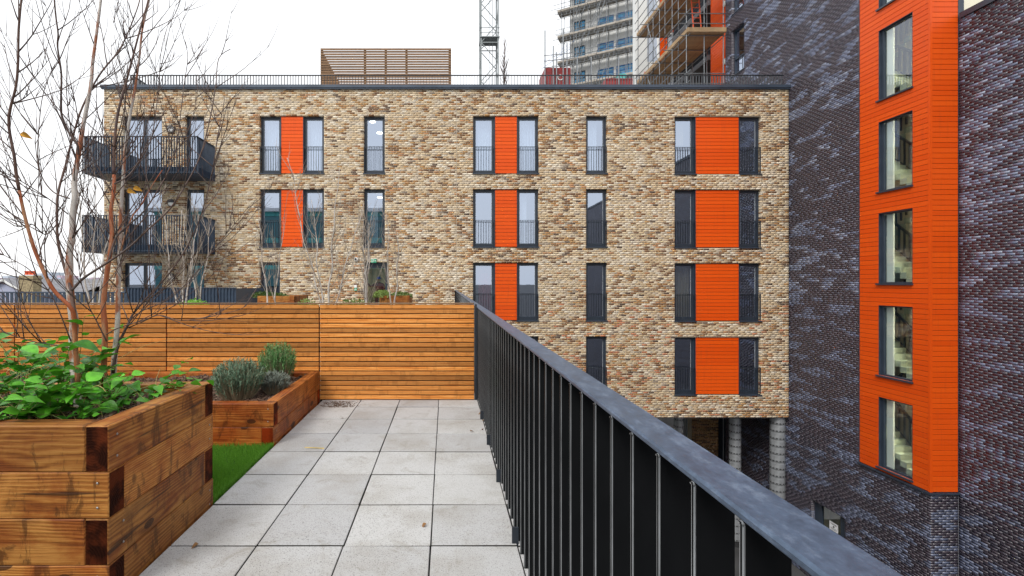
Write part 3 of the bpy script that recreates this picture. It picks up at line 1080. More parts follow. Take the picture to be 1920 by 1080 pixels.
# ---- round wall lamps, call point, camera, exit sign
for py in (243, 381, 519):
    c = (fx(322), D, fz(py))
    q = MB(); q.lathe([(0.0, -0.005), (0.148, -0.005), (0.148, -0.05), (0.128, -0.075), (0.118, -0.06)], c, 28, 'Y')
    lo = q.build_w('wall_lamp', M['black_metal'], bld, True)
    q = MB(); q.lathe([(0.118, -0.062), (0.09, -0.085), (0.05, -0.098), (0.0, -0.10)], c, 28, 'Y')
    q.build_w('diffuser', M['white'], lo, True)
    q = MB()
    for i in range(10):
        a0, a1 = math.pi * i / 10, math.pi * (i + 1) / 10
        for aa, bb in ((0.145, 0.0),):
            q.quad((c[0] + aa * math.cos(a0), c[1] - .09, c[2] + .012 + aa * math.sin(a0) * .98), (c[0] + aa * math.cos(a1), c[1] - .09, c[2] + .012 + aa * math.sin(a1) * .98),
                   (c[0] + aa * math.cos(a1), c[1] - .112, c[2] + .012 + 0.0), (c[0] + aa * math.cos(a0), c[1] - .112, c[2] + .012 + 0.0))
    q.build_w('eyelid', M['black_metal'], lo)
cc_ = (fx(668), D, fz(486.5))
q = MB(); q.lathe([(0, -.004), (.085, -.004), (.085, -.05), (.06, -.085), (0, -.09)], cc_, 20, 'Y')
co = q.build_w('alarm_sounder', M['white'], bld, True)
q = MB(); q.lathe([(.05, -.0921), (.045, -.115), (0, -.12)], (cc_[0] - .015, cc_[1], cc_[2] + .01), 16, 'Y'); q.build_w('lens', M['black_metal'], co, True)
x0, z0 = fx(664.5), fz(545)
q = MB(); q.box(x0, x0 + .11, D - .05, D - .006, z0, z0 + .12); cpnt = q.build_w('call_point', M['sign_green'], bld)
q = MB(); q.box(x0 + .005, x0 + .105, D - .055, D - .006, z0 + .125, z0 + .235); q.build_w('cover', M['white'], cpnt)
q = MB()
q.box(x0 + .02, x0 + .09, D - .053, D - .0505, z0 + .06, z0 + .075); q.box(x0 + .02, x0 + .045, D - .053, D - .0505, z0 + .02, z0 + .05); q.box(x0 + .06, x0 + .09, D - .053, D - .0505, z0 + .02, z0 + .05)
q.build_w('marking', M['white'], cpnt)
x0, x1, z0, z1 = fx(696), fx(706), fz(495) + .05, fz(488) + .05
q = MB(); q.box(x0, x1, D - .06, D - .006, z0, z1); ex = q.build_w('exit_sign', M['sign_green'], bld)
q = MB()                                     # running figure, doorway and arrow
w_, h_ = x1 - x0, z1 - z0
yf = D - .0625
def rc(u0, v0, u1, v1): q.box(x0 + u0 * w_, x0 + u1 * w_, yf, yf + .0015, z0 + v0 * h_, z0 + v1 * h_)
q.box(x0 - .004, x1 + .004, D - .061, D - .01, z1, z1 + .012)
rc(.06, .12, .11, .88); rc(.06, .80, .30, .88); rc(.30, .12, .34, .88)
rc(.44, .74, .52, .90)                       # head
def ln(u0, v0, u1, v1, t=.012): q.bar((x0 + u0 * w_, yf + .0007, z0 + v0 * h_), (x0 + u1 * w_, yf + .0007, z0 + v1 * h_), .0015, t)
ln(.46, .72, .42, .42, .022); ln(.42, .44, .54, .30); ln(.54, .30, .50, .12); ln(.42, .44, .34, .26); ln(.34, .26, .22, .22); ln(.46, .68, .58, .54); ln(.44, .66, .32, .56)
ln(.66, .5, .92, .5, .016); ln(.92, .5, .80, .68); ln(.92, .5, .80, .32)
q.build_w('running_figure', M['white'], ex)

# lit downlights seen through the single windows
for (px, py) in ((699, 229), (712, 250), (694, 358), (713, 371)):
    q = MB(); q.lathe([(0.0, 0.0), (0.13, 0.0), (0.13, 0.03), (0.0, 0.03)], (0, 0, 0), 18)
    p = P(px, py, D + (1.1 if py in (229, 358) else 1.9))
    q.build('ceiling_lamp_or_fill', M['lamp'], bld, p)

# ---- slatted timber plant screen on the roof
SY = 22.0
sx0, sx1 = (601 - VX) / F * SY, (846 - VX) / F * SY
sz0, sz1 = WZ1 - 0.2, EYE + (VY - 91) / F * SY
scr = empty('slatted_roof_screen', ((sx0 + sx1) / 2, SY, sz0), 'brown slatted timber enclosure standing on the flat roof behind the railing', 'screen')
SB = SY + 4.2
nsl = int((sz1 - sz0) / 0.118)
slm = bevel_box_mesh('slat', sx1 - sx0, 0.03, 0.086, 0.004, M['screen_wood'])
slm2 = bevel_box_mesh('slat', SB - SY - .1, 0.03, 0.086, 0.004, M['screen_wood'])
for i in range(nsl + 1):
    z = sz1 - 0.035 - i * 0.118
    link('slat', slm, scr, ((sx0 + sx1) / 2, SY, z))
    link('slat', slm, scr, ((sx0 + sx1) / 2, SB, z))
    for xx in (sx0 + .015, sx1 - .015):
        link('slat', slm2, scr, (xx, (SY + SB) / 2, z), (0, 0, R(90)))
for px in (603, 684, 723, 762, 843):
    xx = (px - VX) / F * SY
    for yy in (SY + .065, SB - .065):
        q = MB(); q.box(xx - .05, xx + .05, yy - .045, yy + .045, sz0, sz1 - .01); q.build_w('post', M['scaf_board'], scr)
# plant units inside the enclosure
pu = empty('rooftop_plant_unit', (-1.6, SY + 2.1, sz0), 'grey blue ventilation unit half hidden inside the slatted roof enclosure', 'vent unit')
q = MB(); q.box(-3.9, sx1 - .5, SY + 1.2, SY + 2.9, sz0 + .1, sz0 + 1.75); q.build_w('casing', simple('plant_blue', (0.16, 0.20, 0.38), .5, .2, .2, 2), pu)
q = MB(); q.box(-1.3, -.3, SY + 1.17, SY + 1.199, sz0 + .7, sz0 + 1.2); q.build_w('grille', M['white'], pu)
q = MB(); q.box(-3.8, sx1 - .6, SY + 1.2, SY + 2.9, sz0, sz0 + .099); q.build_w('base', M['dark_void'], pu)

# ---- undercroft below the building: columns, wall
def column(px, Y, rad, label):
    c = P(px, 800, Y)
    o = empty('clad_column', (c.x, Y, GROUND), label, 'column', 'metal clad columns in the undercroft')
    seg = 0.31
    n = int((WZ0 - GROUND) / seg)
    q = MB(); q.lathe([(rad * .9, 0), (rad * .9, WZ0 - .03 - GROUND)], (0, 0, 0), 24); q.build('core', M['dark_void'], o, (c.x, Y, GROUND), True)
    m1 = MB(); m1.lathe([(rad * .9, 0.008), (rad, .012), (rad, seg - .012), (rad * .9, seg - .008)], (0, 0, 0), 28)
    me = m1.mesh('drum', M['galv_light'])
    rg = MB()
    for k in range(14):
        a = 2 * math.pi * k / 14
        rg.obox((math.cos(a) * rad, math.sin(a) * rad, 0), (-math.sin(a), math.cos(a), 0), (math.cos(a), math.sin(a), 0), (0, 0, 1), rad * .13, .006, .018)
    rme = rg.mesh('clip_band', M['dark_void'])
    for i in range(n):
        z = GROUND + (WZ0 - GROUND - .03) - (i + 1) * seg
        dmo = link('drum', me, o, (c.x, Y, z))
        link('clip_band', rme, dmo, (c.x, Y, z + .05))


column(1457.5, 19.47, 0.275, 'thickest metal banded column, against the dark brick wall')
column(1378, 20.3, 0.232, 'metal banded column between two others in the dark undercroft')
column(1273, 21.0, 0.205, 'metal banded column furthest from the dark brick wall, half hidden by handrail')
uw = empty('undercroft_wall', (9, 24, GROUND), 'shaded brown brick wall deep in the undercroft behind the columns', 'wall')
q = MB(); a, b = P(1297, 0, 24.0).x, P(1347, 0, 24.0).x
q.box(a, b, 24.006, 24.4, GROUND, WZ0 - .03); q.build_w('wall', M['buff_mortar'], uw)
brickwork(uw, (0, 24.0, 0), (1, 0, 0), (0, -1, 0), a, b, GROUND, WZ0 - .05, [], BUFF[5:10], lambda u, z, r: r.randrange(5), M['buff_brick'], 31)
q = MB(); q.box(-14, P(1263, 0, 22.5).x, 22.5, 22.7, GROUND, WZ0 - .03)
tag(q.build_w('undercroft_panel', M['white_render']), 'pale panel wall under the brick block at the handrail', 'wall')
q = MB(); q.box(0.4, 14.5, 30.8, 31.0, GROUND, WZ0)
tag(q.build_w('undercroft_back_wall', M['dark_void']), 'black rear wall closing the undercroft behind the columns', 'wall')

# ------------------------------------------------------------------ the dark brick tower on the right
twr = empty('dark_brick_tower', (18, 18, GROUND), 'tall blue black brick tower with a bright orange stair bay', 'building')
TZ1 = 20.0
BAYZ = -4.70
DARK = [(0.046, 0.037, 0.054), (0.054, 0.043, 0.060), (0.040, 0.036, 0.056), (0.062, 0.048, 0.064),
        (0.085, 0.096, 0.150), (0.110, 0.128, 0.20), (0.14, 0.163, 0.25), (0.185, 0.212, 0.305), (0.25, 0.28, 0.37)]
nd1, nd2 = smooth_noise(21, (0.50, 0.16)), smooth_noise(22, (2.5, 2.0))


def pick_dark(u, z, r):
    d = nd1(u + z * 0.9, z) * 0.78 + nd2(u, z) * 0.22
    if d + r.uniform(-.05, .05) > 0.605 - (0.03 if z > 4 else 0.0):  # more and paler light bricks higher up: sky sheen put into the colour
        return r.choice((4, 4, 5, 5, 5, 6, 6) if z < 1 else (4, 5, 5, 6, 6, 6, 7, 7, 8))
    return r.choice((0, 0, 1, 2, 3, 3))


bw = [(14.05, 15.15, 6.55 - 2.955 * i - 2.25, 6.55 - 2.955 * i) for i in range(-4, 4)]      # bay windows (Y0,Y1,z0,z1)
low_win = (16.45, 17.95, -9.2, -6.93)
up_win = [(22.0, 22.95, 11.45 + 3.0 * i, 13.68 + 3.0 * i) for i in (-1, 0, 1)]
opsX1 = [(Y_CORNER, Y_BAY, BAYZ, TZ1 + 5), low_win] + up_win
# far wall face, facing -X
brickwork(twr, (X1, 0, 0), (0, 1, 0), (-1, 0, 0), Y_CORNER, Y_END, GROUND, TZ1, opsX1, DARK, pick_dark, M['dark_brick'], 41)
q = MB(); wall_panel(q, (X1, 0, 0), (0, 1, 0), (-1, 0, 0), Y_CORNER + .008, Y_END, GROUND, TZ1, [low_win] + up_win, reveal=0.3, skip=(Y_CORNER, Y_BAY, BAYZ, TZ1))
q.build_w('wall', M['dark_mortar'], twr)
# return under the bay, facing the camera
brickwork(twr, (0, Y_CORNER, 0), (1, 0, 0), (0, -1, 0), X1 + 0.016, X2 - 0.002, GROUND, BAYZ - .06, [], DARK, pick_dark, M['dark_brick'], 42)
q = MB(); q.quad((X1 + .01, Y_CORNER + .006, GROUND), (X2, Y_CORNER + .006, GROUND), (X2, Y_CORNER + .006, BAYZ - .02), (X1 + .01, Y_CORNER + .006, BAYZ - .02)); q.build_w('wall', M['dark_mortar'], twr)
# shell
q = MB()
q.box(X1 + .02, 22, Y_END - .25, Y_END - .005, GROUND, TZ1)
q.box(21.8, 22, Y_CORNER + .3, Y_END - .26, GROUND, TZ1)
q.box(X1 + .02, 22, Y_CORNER + .3, Y_END, TZ1, TZ1 + .2)
q.build_w('side_wall', M['dark_brick_far'], twr)
# bay: backing, boards, trims
bay = MB()
ZB1 = TZ1
bops = [(a, b, c, d) for a, b, c, d in bw]
wall_panel(bay, (X1 + .02, 0, 0), (0, 1, 0), (-1, 0, 0), Y_CORNER + .03, Y_BAY, BAYZ, ZB1, bops, d=0.0, reveal=0.22)
bay.quad((X1 + .02, Y_CORNER + .03, BAYZ), (X2 + .2, Y_CORNER + .03, BAYZ), (X2 + .2, Y_CORNER + .03, ZB1), (X1 + .02, Y_CORNER + .03, ZB1))
bayo = bay.build_w('orange_bay', M['frame'], twr)
BP = 0.1508
nb = int((ZB1 - BAYZ) / BP)
bcache = {}


def bay_board(L, h, axis, loc):
    k = (round(L, 3), round(h, 3))
    if k not in bcache: bcache[k] = bevel_box_mesh('board', L, 0.024, h, 0.003, M['orange'])
    link('board', bcache[k], bayo, loc, (0, 0, R(90)) if axis == 'Y' else None)


CT = 0.05      # corner trim width
for i in range(nb):
    z0, z1 = BAYZ + .02 + i * BP, BAYZ + .02 + (i + 1) * BP - .010
    segs = [(Y_CORNER + CT, Y_BAY - .012, z0, z1)]
    for (wa, wb, wz0, wz1) in bops:
        new = []
        for (a, b, c, d) in segs:
            if d <= wz0 or c >= wz1 or b <= wa or a >= wb: new.append((a, b, c, d)); continue
            new.append((a, wa - .004, c, d)); new.append((wb + .004, b, c, d))
            if c < wz0 - .02: new.append((wa - .003, wb + .003, c, wz0))
            if d > wz1 + .02: new.append((wa - .003, wb + .003, wz1, d))
        segs = new
    for (a, b, c, d) in segs:
        bay_board(b - a, d - c, 'Y', (X1 - .005, (a + b) / 2, (c + d) / 2))
    bay_board(X2 - X1 - CT - .014, z1 - z0, 'X', ((X1 + CT + X2 - .014) / 2, Y_CORNER + .005, (z0 + z1) / 2))
q = MB()
q.box(X1 - .022, X1 + .0, Y_CORNER - .012, Y_CORNER + CT - .004, BAYZ + .01, ZB1); q.box(X1 + .0, X1 + CT - .004, Y_CORNER - .012, Y_CORNER + .01, BAYZ + .01, ZB1)
q.build_w('corner_trim', M['orange'], bayo)
q = MB()
q.box(X1 - .03, X1 + .0, Y_BAY - .010, Y_BAY + .010, BAYZ, ZB1); q.box(X2 - .012, X2 + .002, Y_CORNER - .012, Y_CORNER + .02, BAYZ, ZB1)
q.build_w('edge_trim', M['frame'], bayo)
q = MB()
q.box(X1 - .07, X1 + .03, Y_CORNER - .06, Y_BAY + .04, BAYZ - .05, BAYZ); q.box(X1 + .03, X2 + .05, Y_CORNER - .06, Y_CORNER + .03, BAYZ - .05, BAYZ)
q.build_w('bay_sill', M['frame'], bayo)
for (a, b, c, d) in bops:
    f = MB()
    e = 0.045
    xa, xb = X1 + .065, X1 + .14
    f.box(xa, xb, a, a + e, c, d); f.box(xa, xb, b - .10, b, c, d); f.box(xa, xb, a + e, b - .1, d - e, d); f.box(xa, xb, a + e, b - .1, c, c + e)
    # lining of the reveal
    f.box(X1 - .012, xa, b - .012, b, c, d); f.box(X1 - .012, xa, a, a + .012, c, d); f.box(X1 - .012, xa, a + .012, b - .012, d - .012, d)
    wo = f.build_w('window', M['frame'], twr)
    q = MB(); q.quad((xa + .05, a + e - .005, c + e - .005), (xa + .05, b - .095, c + e - .005), (xa + .05, b - .095, d - e + .005), (xa + .05, a + e - .005, d - e + .005))
    q.build_w('pane', M['glass_clear'], wo)
    q = MB(); q.box(X1 - .075, xa - .001, a - .03, b + .05, c - .05, c - .001); q.build_w('sill', M['frame'], wo)
    q = MB(); q.box(xb + .012, xb + .05, b - .33, b - .102, c, d - .05); q.build_w('white_liner', M['white_render'], wo)
# stairwell behind the bay
stw = MB()
SX0, SX1, SY0, SY1 = X1 + .26, 17.2, Y_CORNER + .06, 16.4
stw.quad((SX0, SY1, BAYZ - .6), (SX1, SY1, BAYZ - .6), (SX1, SY1, ZB1), (SX0, SY1, ZB1))
stw.quad((SX1, SY1, BAYZ - .6), (SX1, SY0, BAYZ - .6), (SX1, SY0, ZB1), (SX1, SY1, ZB1))
stw.quad((SX0, SY0, BAYZ - .6), (SX1, SY0, BAYZ - .6), (SX1, SY0, ZB1), (SX0, SY0, ZB1))
sto = stw.build_w('stairwell', M['cream_paint'], twr)
for (a, b, c, d) in bops:
    f = MB()
    z = c - .02
    nst = 8
    xl, xr = SX0 + .05, SX0 + .62
    ya, yb = SY0 + .75, SY1 - .45
    for i in range(nst):
        y = ya + (yb - ya) * i / nst
        h = 1.42 * (i + 1) / nst
        f.box(xl, xr, y, y + (yb - ya) / nst + .02, z + h - .18 * 1.0, z + h)
    f.box(xl, SX1 - .02, yb, SY1 - .01, z + 1.36, z + 1.50)                   # half landing
    f.box(SX0 + .05, SX1 - .02, SY0 + .02, ya, z - .16, z)                     # landing at the window
    for i in range(nst):                                                        # upper flight comes back
        y = yb - (yb - ya) * i / nst
        h = 1.45 + 1.42 * (i + 1) / nst
        f.box(xr + .12, SX1 - .03, y - (yb - ya) / nst - .02, y, z + h - .18, z + h)
    f.build_w('stair_flight', M['stair'], sto)
    f = MB()
    rail = lambda y: z + 1.42 * (y - ya) / (yb - ya) + .95
    f.bar((xr + .03, ya - .05, rail(ya - .05)), (xr + .03, yb, rail(yb)), .05, .065)
    f.bar((xr + .03, ya - .05, rail(ya - .05) - .82), (xr + .03, yb, rail(yb) - .82), .02, .03)
    for i in range(10):
        y = ya + (yb - ya) * i / 9
        f.bar((xr + .03, y, rail(y) - .82), (xr + .03, y, rail(y)), .042, .042)
    f.bar((xr + .09, yb, rail(yb) + .1), (xr + .09, ya, rail(yb) + 1.5), .03, .045)
    for i in range(10):
        y = ya + (yb - ya) * i / 9
        zz = rail(yb) + .1 + 1.4 * (yb - y) / (yb - ya)
        f.bar((xr + .09, y, zz - .85), (xr + .09, y, zz), .042, .042)
    f.build_w('stair_railing', M['black_metal'], sto)
    q = MB(); q.lathe([(0, 0), (.16, 0), (.16, .06), (0, .06)], (SX0 + 1.3, SY0 + .35, z + 2.60), 18); q.build_w('ceiling_lamp_or_fill', M['stair_fill'], sto)  # emissive disc added on each landing to brighten the stairwell
# lower window and upper windows of the long wall
for (a, b, c, d), ty in [(low_win, 'low')] + [(w_, 'up') for w_ in up_win]:
    f = MB(); e = .06; xa, xb = X1 + .14, X1 + .22
    f.box(xa, xb, a + .003, a + e, c, d); f.box(xa, xb, b - e, b - .003, c, d); f.box(xa, xb, a + e, b - e, d - e, d - .003); f.box(xa, xb, a + e, b - e, c, c + e)
    if ty == 'low':
        f.box(xa, xb, a + .12, a + .34, c + e, d - e)
        f.box(xa, xb, b - .32, b - e, c + e, d - e)
    else:
        f.box(xa - .004, xb, a + e, b - e, c + .78, c + .84)
    wo = f.build_w('window', M['frame'], twr)
    q = MB(); q.quad((xa + .05, a + e, c + e), (xa + .05, b - e, c + e), (xa + .05, b - e, d - e), (xa + .05, a + e, d - e)); q.build_w('pane', M['glass'] if ty == 'up' else M['glass_clear'], wo)
    q = MB(); q.box(X1 - .04, xa - .001, a - .02, b + .02, c - .04, c - .002); q.build_w('sill', M['frame'], wo)
    if ty == 'up':
        q = MB(); q.box(X1 + .9, X1 + 1.0, a - .6, b + .4, c - .4, d + .4); q.box(X1 + .3, X1 + .9, b + .3, b + .4, c - .4, d + .4); q.build_w('room', M['paint'], twr)
    if ty == 'low':
        q = MB(); q.box(xa + .036, xa + .044, 16.95, 17.32, -7.72, -7.42); no = q.build_w('notice', M['paper'], wo)
        q = MB()
        for k, zz in enumerate((-7.47, -7.50, -7.63, -7.67)):
            q.box(xa + .033, xa + .0355, 17.0, 17.27 - .04 * (k % 2), zz - .006, zz + .006)
        q.lathe([(0, 0), (.035, 0), (.035, .003), (0, .003)], (0, 0, 0), 12)
        n0 = len(q.v) - 48
        for k in range(n0, len(q.v)):
            x, y, zz = q.v[k]; q.v[k] = (xa + .033 + zz * .8, 17.13 + x, -7.57 + y)
        q.build_w('print', M['ink'], wo)
        q = MB(); q.box(X1 + .3, 18, 16.0, 16.1, c - .3, d + .3); q.box(X1 + .3, 18, 18.4, 18.5, c - .3, d + .3); q.box(18, 18.1, 16, 18.5, c - .3, d + .3)
        q.box(X1 + .3, 18, 16.1, 18.4, d + .2, d + .3); q.box(X1 + .3, 18, 16.1, 18.4, c - .3, c - .2)
        q.build_w('room', M['cream_paint'], twr)
        q = MB(); q.lathe([(0, 0), (.2, 0), (.2, .05), (0, .05)], (16.2, 17.2, d + .1), 18); q.build_w('ceiling_lamp_or_fill', M['lamp_hall_or_fill'], twr)  # emissive disc added to brighten the room behind the low window

# near wing of the tower block: wall at X2 running past the camera
wing = empty('dark_brick_wing', (X2 + 2, 5, GROUND), 'lower blue black brick wing with flat capping at the right edge of view', 'building')
WTOP = 9.13
YW = 10.9
brickwork(wing, (X2, 0, 0), (0, 1, 0), (-1, 0, 0), YW, Y_CORNER - .016, GROUND, WTOP - .17, [], DARK, pick_dark, M['dark_brick'], 43,
          n_single=290, key=lambda u, z: abs(z - 1.37) * .35 + (u - 11.9), ok=lambda u, z: u > 11.9)
q = MB(); q.quad((X2 + .006, YW, GROUND), (X2 + .006, Y_CORNER + .02, GROUND), (X2 + .006, Y_CORNER + .02, WTOP - .16), (X2 + .006, YW, WTOP - .16)); q.build_w('wall', M['dark_mortar'], wing)
q = MB(); q.box(X2, X2 + .3, -30, YW - .002, GROUND, WTOP - .17); q.box(X2 + .31, X2 + 10, -30, Y_CORNER, GROUND, WTOP - .3)
q.build_w('brickwork_near', M['dark_brick_far'], wing)
q = MB(); q.box(X2 - .05, X2 + .4, -30, Y_CORNER - .07, WTOP - .16, WTOP); q.build_w('capping', M['frame'], wing)

# buff stair core behind the wing
core = empty('buff_brick_core', (20, 16, GROUND), 'buff brick block rising behind the dark wing capping at top right', 'building')
q = MB(); q.box(X2 + .25, 24, 14.607, 20, GROUND, 22); q.build_w('wall', M['buff_mortar'], core)
brickwork(core, (0, 14.6, 0), (1, 0, 0), (0, -1, 0), X2 + .25, 18.2, 8.9, 13.4, [], BUFF, pick_buff, M['buff_brick'], 51)
q = MB(); q.box(X2 + .25, 24, 14.50, 14.58, 9.0, 9.75); q.build_w('flashing', M['cap_metal'], core)

# ================================================================== TERRACE
# ---- long fin railing
RTOP = 1.083
rail = empty('terrace_railing', (0.41, 9, -.1), 'long black flat bar railing with wide metal handrail along the terrace edge', 'railing')
finm = MB()
finm.box(-.005, .005, 0, .066, -.16, RTOP - .016)
# rounded collar where the fin meets the handrail
finm.box(-.0062, .0062, -.0015, .066, RTOP - .026, RTOP - .0152)
fin_me = bpy.data.meshes.new('fin')
bm = bmesh.new(); tmp = finm.mesh('fin_tmp', None); bm.from_mesh(tmp); bmesh.ops.bevel(bm, geom=list(bm.edges), offset=.0042, segments=3, affect='EDGES', clamp_overlap=True); bm.to_mesh(fin_me); bm.free()
fin_me.materials.append(M['fin_metal'])
y = 0.13
i = 0
while y < D - .05:
    link('fin', fin_me, rail, (RX0 + .006, y, 0), (0, 0, R(-90)) if False else None)
    y += 0.1178
    i += 1
# fins are modelled along local Y: turn the mesh so its depth runs along X
for v in fin_me.vertices:
    x, yy, z = v.co
    v.co = (yy, x, z)
fin_me.flip_normals()
fin_me.materials.append(M['edge_highlight'])
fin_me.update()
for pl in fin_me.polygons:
    if pl.normal.x < -0.45: pl.material_index = 1  # front edges take the painted highlight
# handrail in lengths with hairline joints
hy = [-.3, 2.06, 5.0, 8.0, 11.0, 14.0, 17.0, D - .01]
for a, b in zip(hy[:-1], hy[1:]):
    me = bevel_box_mesh('handrail', RX1 - RX0, b - a - .003, .014, .004, M['handrail'])
    link('handrail', me, rail, ((RX0 + RX1) / 2, (a + b) / 2, RTOP - .007))
q = MB(); q.box(RX0 + .018, RX0 + .058, -.3, D - .02, -.13, -.10); q.build_w('bottom_rail', M['black_metal'], rail)
for yy in (1.7, 2.46, 3.22, 3.96, 4.7, 6.2, 7.7, 9.2, 10.7, 12.2, 13.7, 15.2, 16.7, 18.2):
    q = MB(); q.box(RX0 - .022, RX0 + .012, yy - .006, yy + .006, -.15, .085); q.build_w('bracket', M['black_metal'], rail)

# ---- cedar slat fence across the terrace
FY = 5.46
fence = empty('cedar_slat_fence', (-3, FY, -.05), 'waist high cedar fence of narrow horizontal slats crossing the terrace', 'fence')
fpx = [890, 598.5, 312, 27]
fxs = [(p - VX) / F * FY for p in fpx] + [(27 - VX) / F * FY - 1.78, (27 - VX) / F * FY - 3.56]
ztop = EYE - 40.5 / F * FY
NS = 20
zbot = 0.004
sp = (ztop - zbot) / NS
cap_me = {}
for i in range(len(fxs) - 1):
    xb, xa = fxs[i] - .006, fxs[i + 1] + .006
    fr = MB()
    for xx in (xa + .03, xb - .03, (xa + xb) / 2):
        fr.box(xx - .025, xx + .025, FY + .022, FY + .07, -.05, ztop - .03)
    fr.box(xa, xb, FY + .0705, FY + .074, -.05, ztop - .05)
    pf = fr.build_w('fence_panel', M['dark_void'], fence)
    sl = bevel_box_mesh('slat', xb - xa, .020, sp - .0105, .002, M['cedar'])
    for k in range(NS):
        so = link('slat', sl, pf, ((xa + xb) / 2 + rnd.uniform(-.001, .001), FY + .011 + rnd.uniform(-.0015, .0015), zbot + (k + .5) * sp))
    cpm = bevel_box_mesh('cap_rail', xb - xa, .09, .014, .002, M['screen_wood'])
    link('cap_rail', cpm, pf, ((xa + xb) / 2, FY + .04, ztop + .008))
# end post between fence and railing, with a mesh gap panel
q = MB(); q.box(fxs[0] + .004, fxs[0] + .026, FY, FY + .07, -.04, ztop); q.build_w('end_post', M['black_metal'], fence)

# ---- sleeper planters
slp_cache = {}


def sleeper(parent, a, b, z0, mat, tk=.1, h=.2):
    """a,b: (x,y) ends of the centre line"""
    a, b = Vector((a[0], a[1], 0)), Vector((b[0], b[1], 0))
    L = (b - a).length
    k = (round(L, 3), mat, h)
    if k not in slp_cache: slp_cache[k] = bevel_box_mesh('sleeper', L, tk, h - .002, .004, M[mat])
    ang = math.atan2(b.y - a.y, b.x - a.x)
    o = link('sleeper', slp_cache[k], parent, ((a.x + b.x) / 2, (a.y + b.y) / 2, z0 + h / 2), (0, 0, ang))
    o.location.x += rnd.uniform(-.0015, .0015); o.location.y += rnd.uniform(-.0015, .0015)
    return o


scm = MB(); scm.lathe([(0, -.003), (.0045, -.002), (.0055, 0), (0, .0005)], (0, 0, 0), 10, 'Y')
screw_me = scm.mesh('screw', M['screw'], True)


def screw(parent, loc, side):
    link('screw', screw_me, parent, loc, (0, 0, R(90)) if side else None)


def planter(name, xl, xr, yf, yb, ztop_, layers, first, mat, label, grp=None):
    o = empty(name, ((xl + xr) / 2, (yf + yb) / 2, 0), label, 'planter')
    t = .05
    for l in range(layers):
        z0 = ztop_ - (l + 1) * .2
        side_through = (l % 2 == 0) == first
        if side_through:    # side sleepers show their end to the front
            sleeper(o, (xr - t, yf), (xr - t, yb - .1), z0, mat); sleeper(o, (xl + t, yf + .1), (xl + t, yb), z0, mat)
            sleeper(o, (xl, yf + t), (xr - .1, yf + t), z0, mat); sleeper(o, (xl + .1, yb - t), (xr, yb - t), z0, mat)
            for zz in (.055, .15): screw(o, (xr + .003, yf + .05 + .02 * l, z0 + zz), True)
        else:
            sleeper(o, (xr - t, yf + .1), (xr - t, yb), z0, mat); sleeper(o, (xl + t, yf), (xl + t, yb - .1), z0, mat)
            sleeper(o, (xl + .1, yf + t), (xr, yf + t), z0, mat); sleeper(o, (xl, yb - t), (xr - .1, yb - t), z0, mat)
            for zz in (.05, .155): screw(o, (xr - .045, yf - .003, z0 + zz), False)
            for zz in (.06, .145): screw(o, (xr + .003, yb - .05, z0 + zz), True)
    return o


p1 = planter('sleeper_planter', -3.9, -1.443, 2.005, 2.91, .757, 4, True, 'sleeper', 'tall planter of four stacked timber sleepers nearest the viewer')
p2 = planter('sleeper_planter', -7.5, -1.447, 3.94, 5.39, .352, 2, False, 'sleeper_red', 'low reddish planter of two sleepers against the cedar fence')


def mulch(x0, x1, y0, y1, z, n, seed, label, near=1.0):
    r = random.Random(seed)
    q = MB()
    nx, ny = 30, 14
    hn = smooth_noise(seed, (.22, .22))
    H = lambda x, yy: z + .05 * (hn(x, yy) - .5)
    for i in range(nx):
        for j in range(ny):
            xa, xb = x0 + (x1 - x0) * i / nx, x0 + (x1 - x0) * (i + 1) / nx
            ya, yb = y0 + (y1 - y0) * j / ny, y0 + (y1 - y0) * (j + 1) / ny
            q.quad((xa, ya, H(xa, ya)), (xb, ya, H(xb, ya)), (xb, yb, H(xb, yb)), (xa, yb, H(xa, yb)))
    for k in range(n):
        x, yy = r.uniform(x0, x1), r.uniform(y0, y1)
        L, w_, t_ = r.uniform(.012, .038) * near, r.uniform(.004, .011) * near, r.uniform(.002, .005)
        e = Vector((r.uniform(-1, 1), r.uniform(-1, 1), r.uniform(-.4, .4))).normalized()
        u = e.cross(Vector((0, 0, 1))).normalized()
        u = (u + Vector((0, 0, r.uniform(-.6, .6)))).normalized()
        w3 = e.cross(u).normalized()
        u = w3.cross(e)
        q.obox((x, yy, H(x, yy) + r.uniform(.0, .018)), e, u, w3, L, w_, t_)
    return tag(q.build_w('bark_mulch', M['mulch']), label, 'mulch', kind='stuff')


mulch(-3.79, -1.544, 2.106, 2.809, .685, 4200, 5, 'dark bark mulch filling the tall near planter')
mulch(-5.6, -1.548, 4.041, 5.289, .285, 5000, 6, 'dark bark mulch filling the low planter by the fence', 1.2)

# ---- artificial grass between the planters
gr = MB()
gx0, gx1, gy0, gy1 = -3.4, -1.44, 2.915, 3.935
rg = random.Random(12)
for k in range(30000):
    x = gx1 - (gx1 - gx0) * rg.random() ** 1.7
    yy = rg.uniform(gy0, gy1)
    if x > gx1 - .012 * (1 + .6 * math.sin(yy * 9)): x -= .01
    h = rg.uniform(.020, .055)
    a = rg.uniform(0, 6.283)
    w_ = rg.uniform(.0018, .0034)
    lx, ly = rg.uniform(-.014, .014), rg.uniform(-.014, .014)
    dx, dy = math.cos(a) * w_, math.sin(a) * w_
    n = len(gr.v)
    gr.v += [(x - dx, yy - dy, -.012), (x + dx, yy + dy, -.012), (x + lx * .5, yy + ly * .5, h * .65 - .01), (x + lx, yy + ly, h - .01)]
    gr.f += [(n, n + 1, n + 2), (n, n + 2, n + 3)]
tag(gr.build_w('artificial_grass', M['grass']), 'bright green artificial grass strip between the two timber planters', 'grass', kind='stuff')
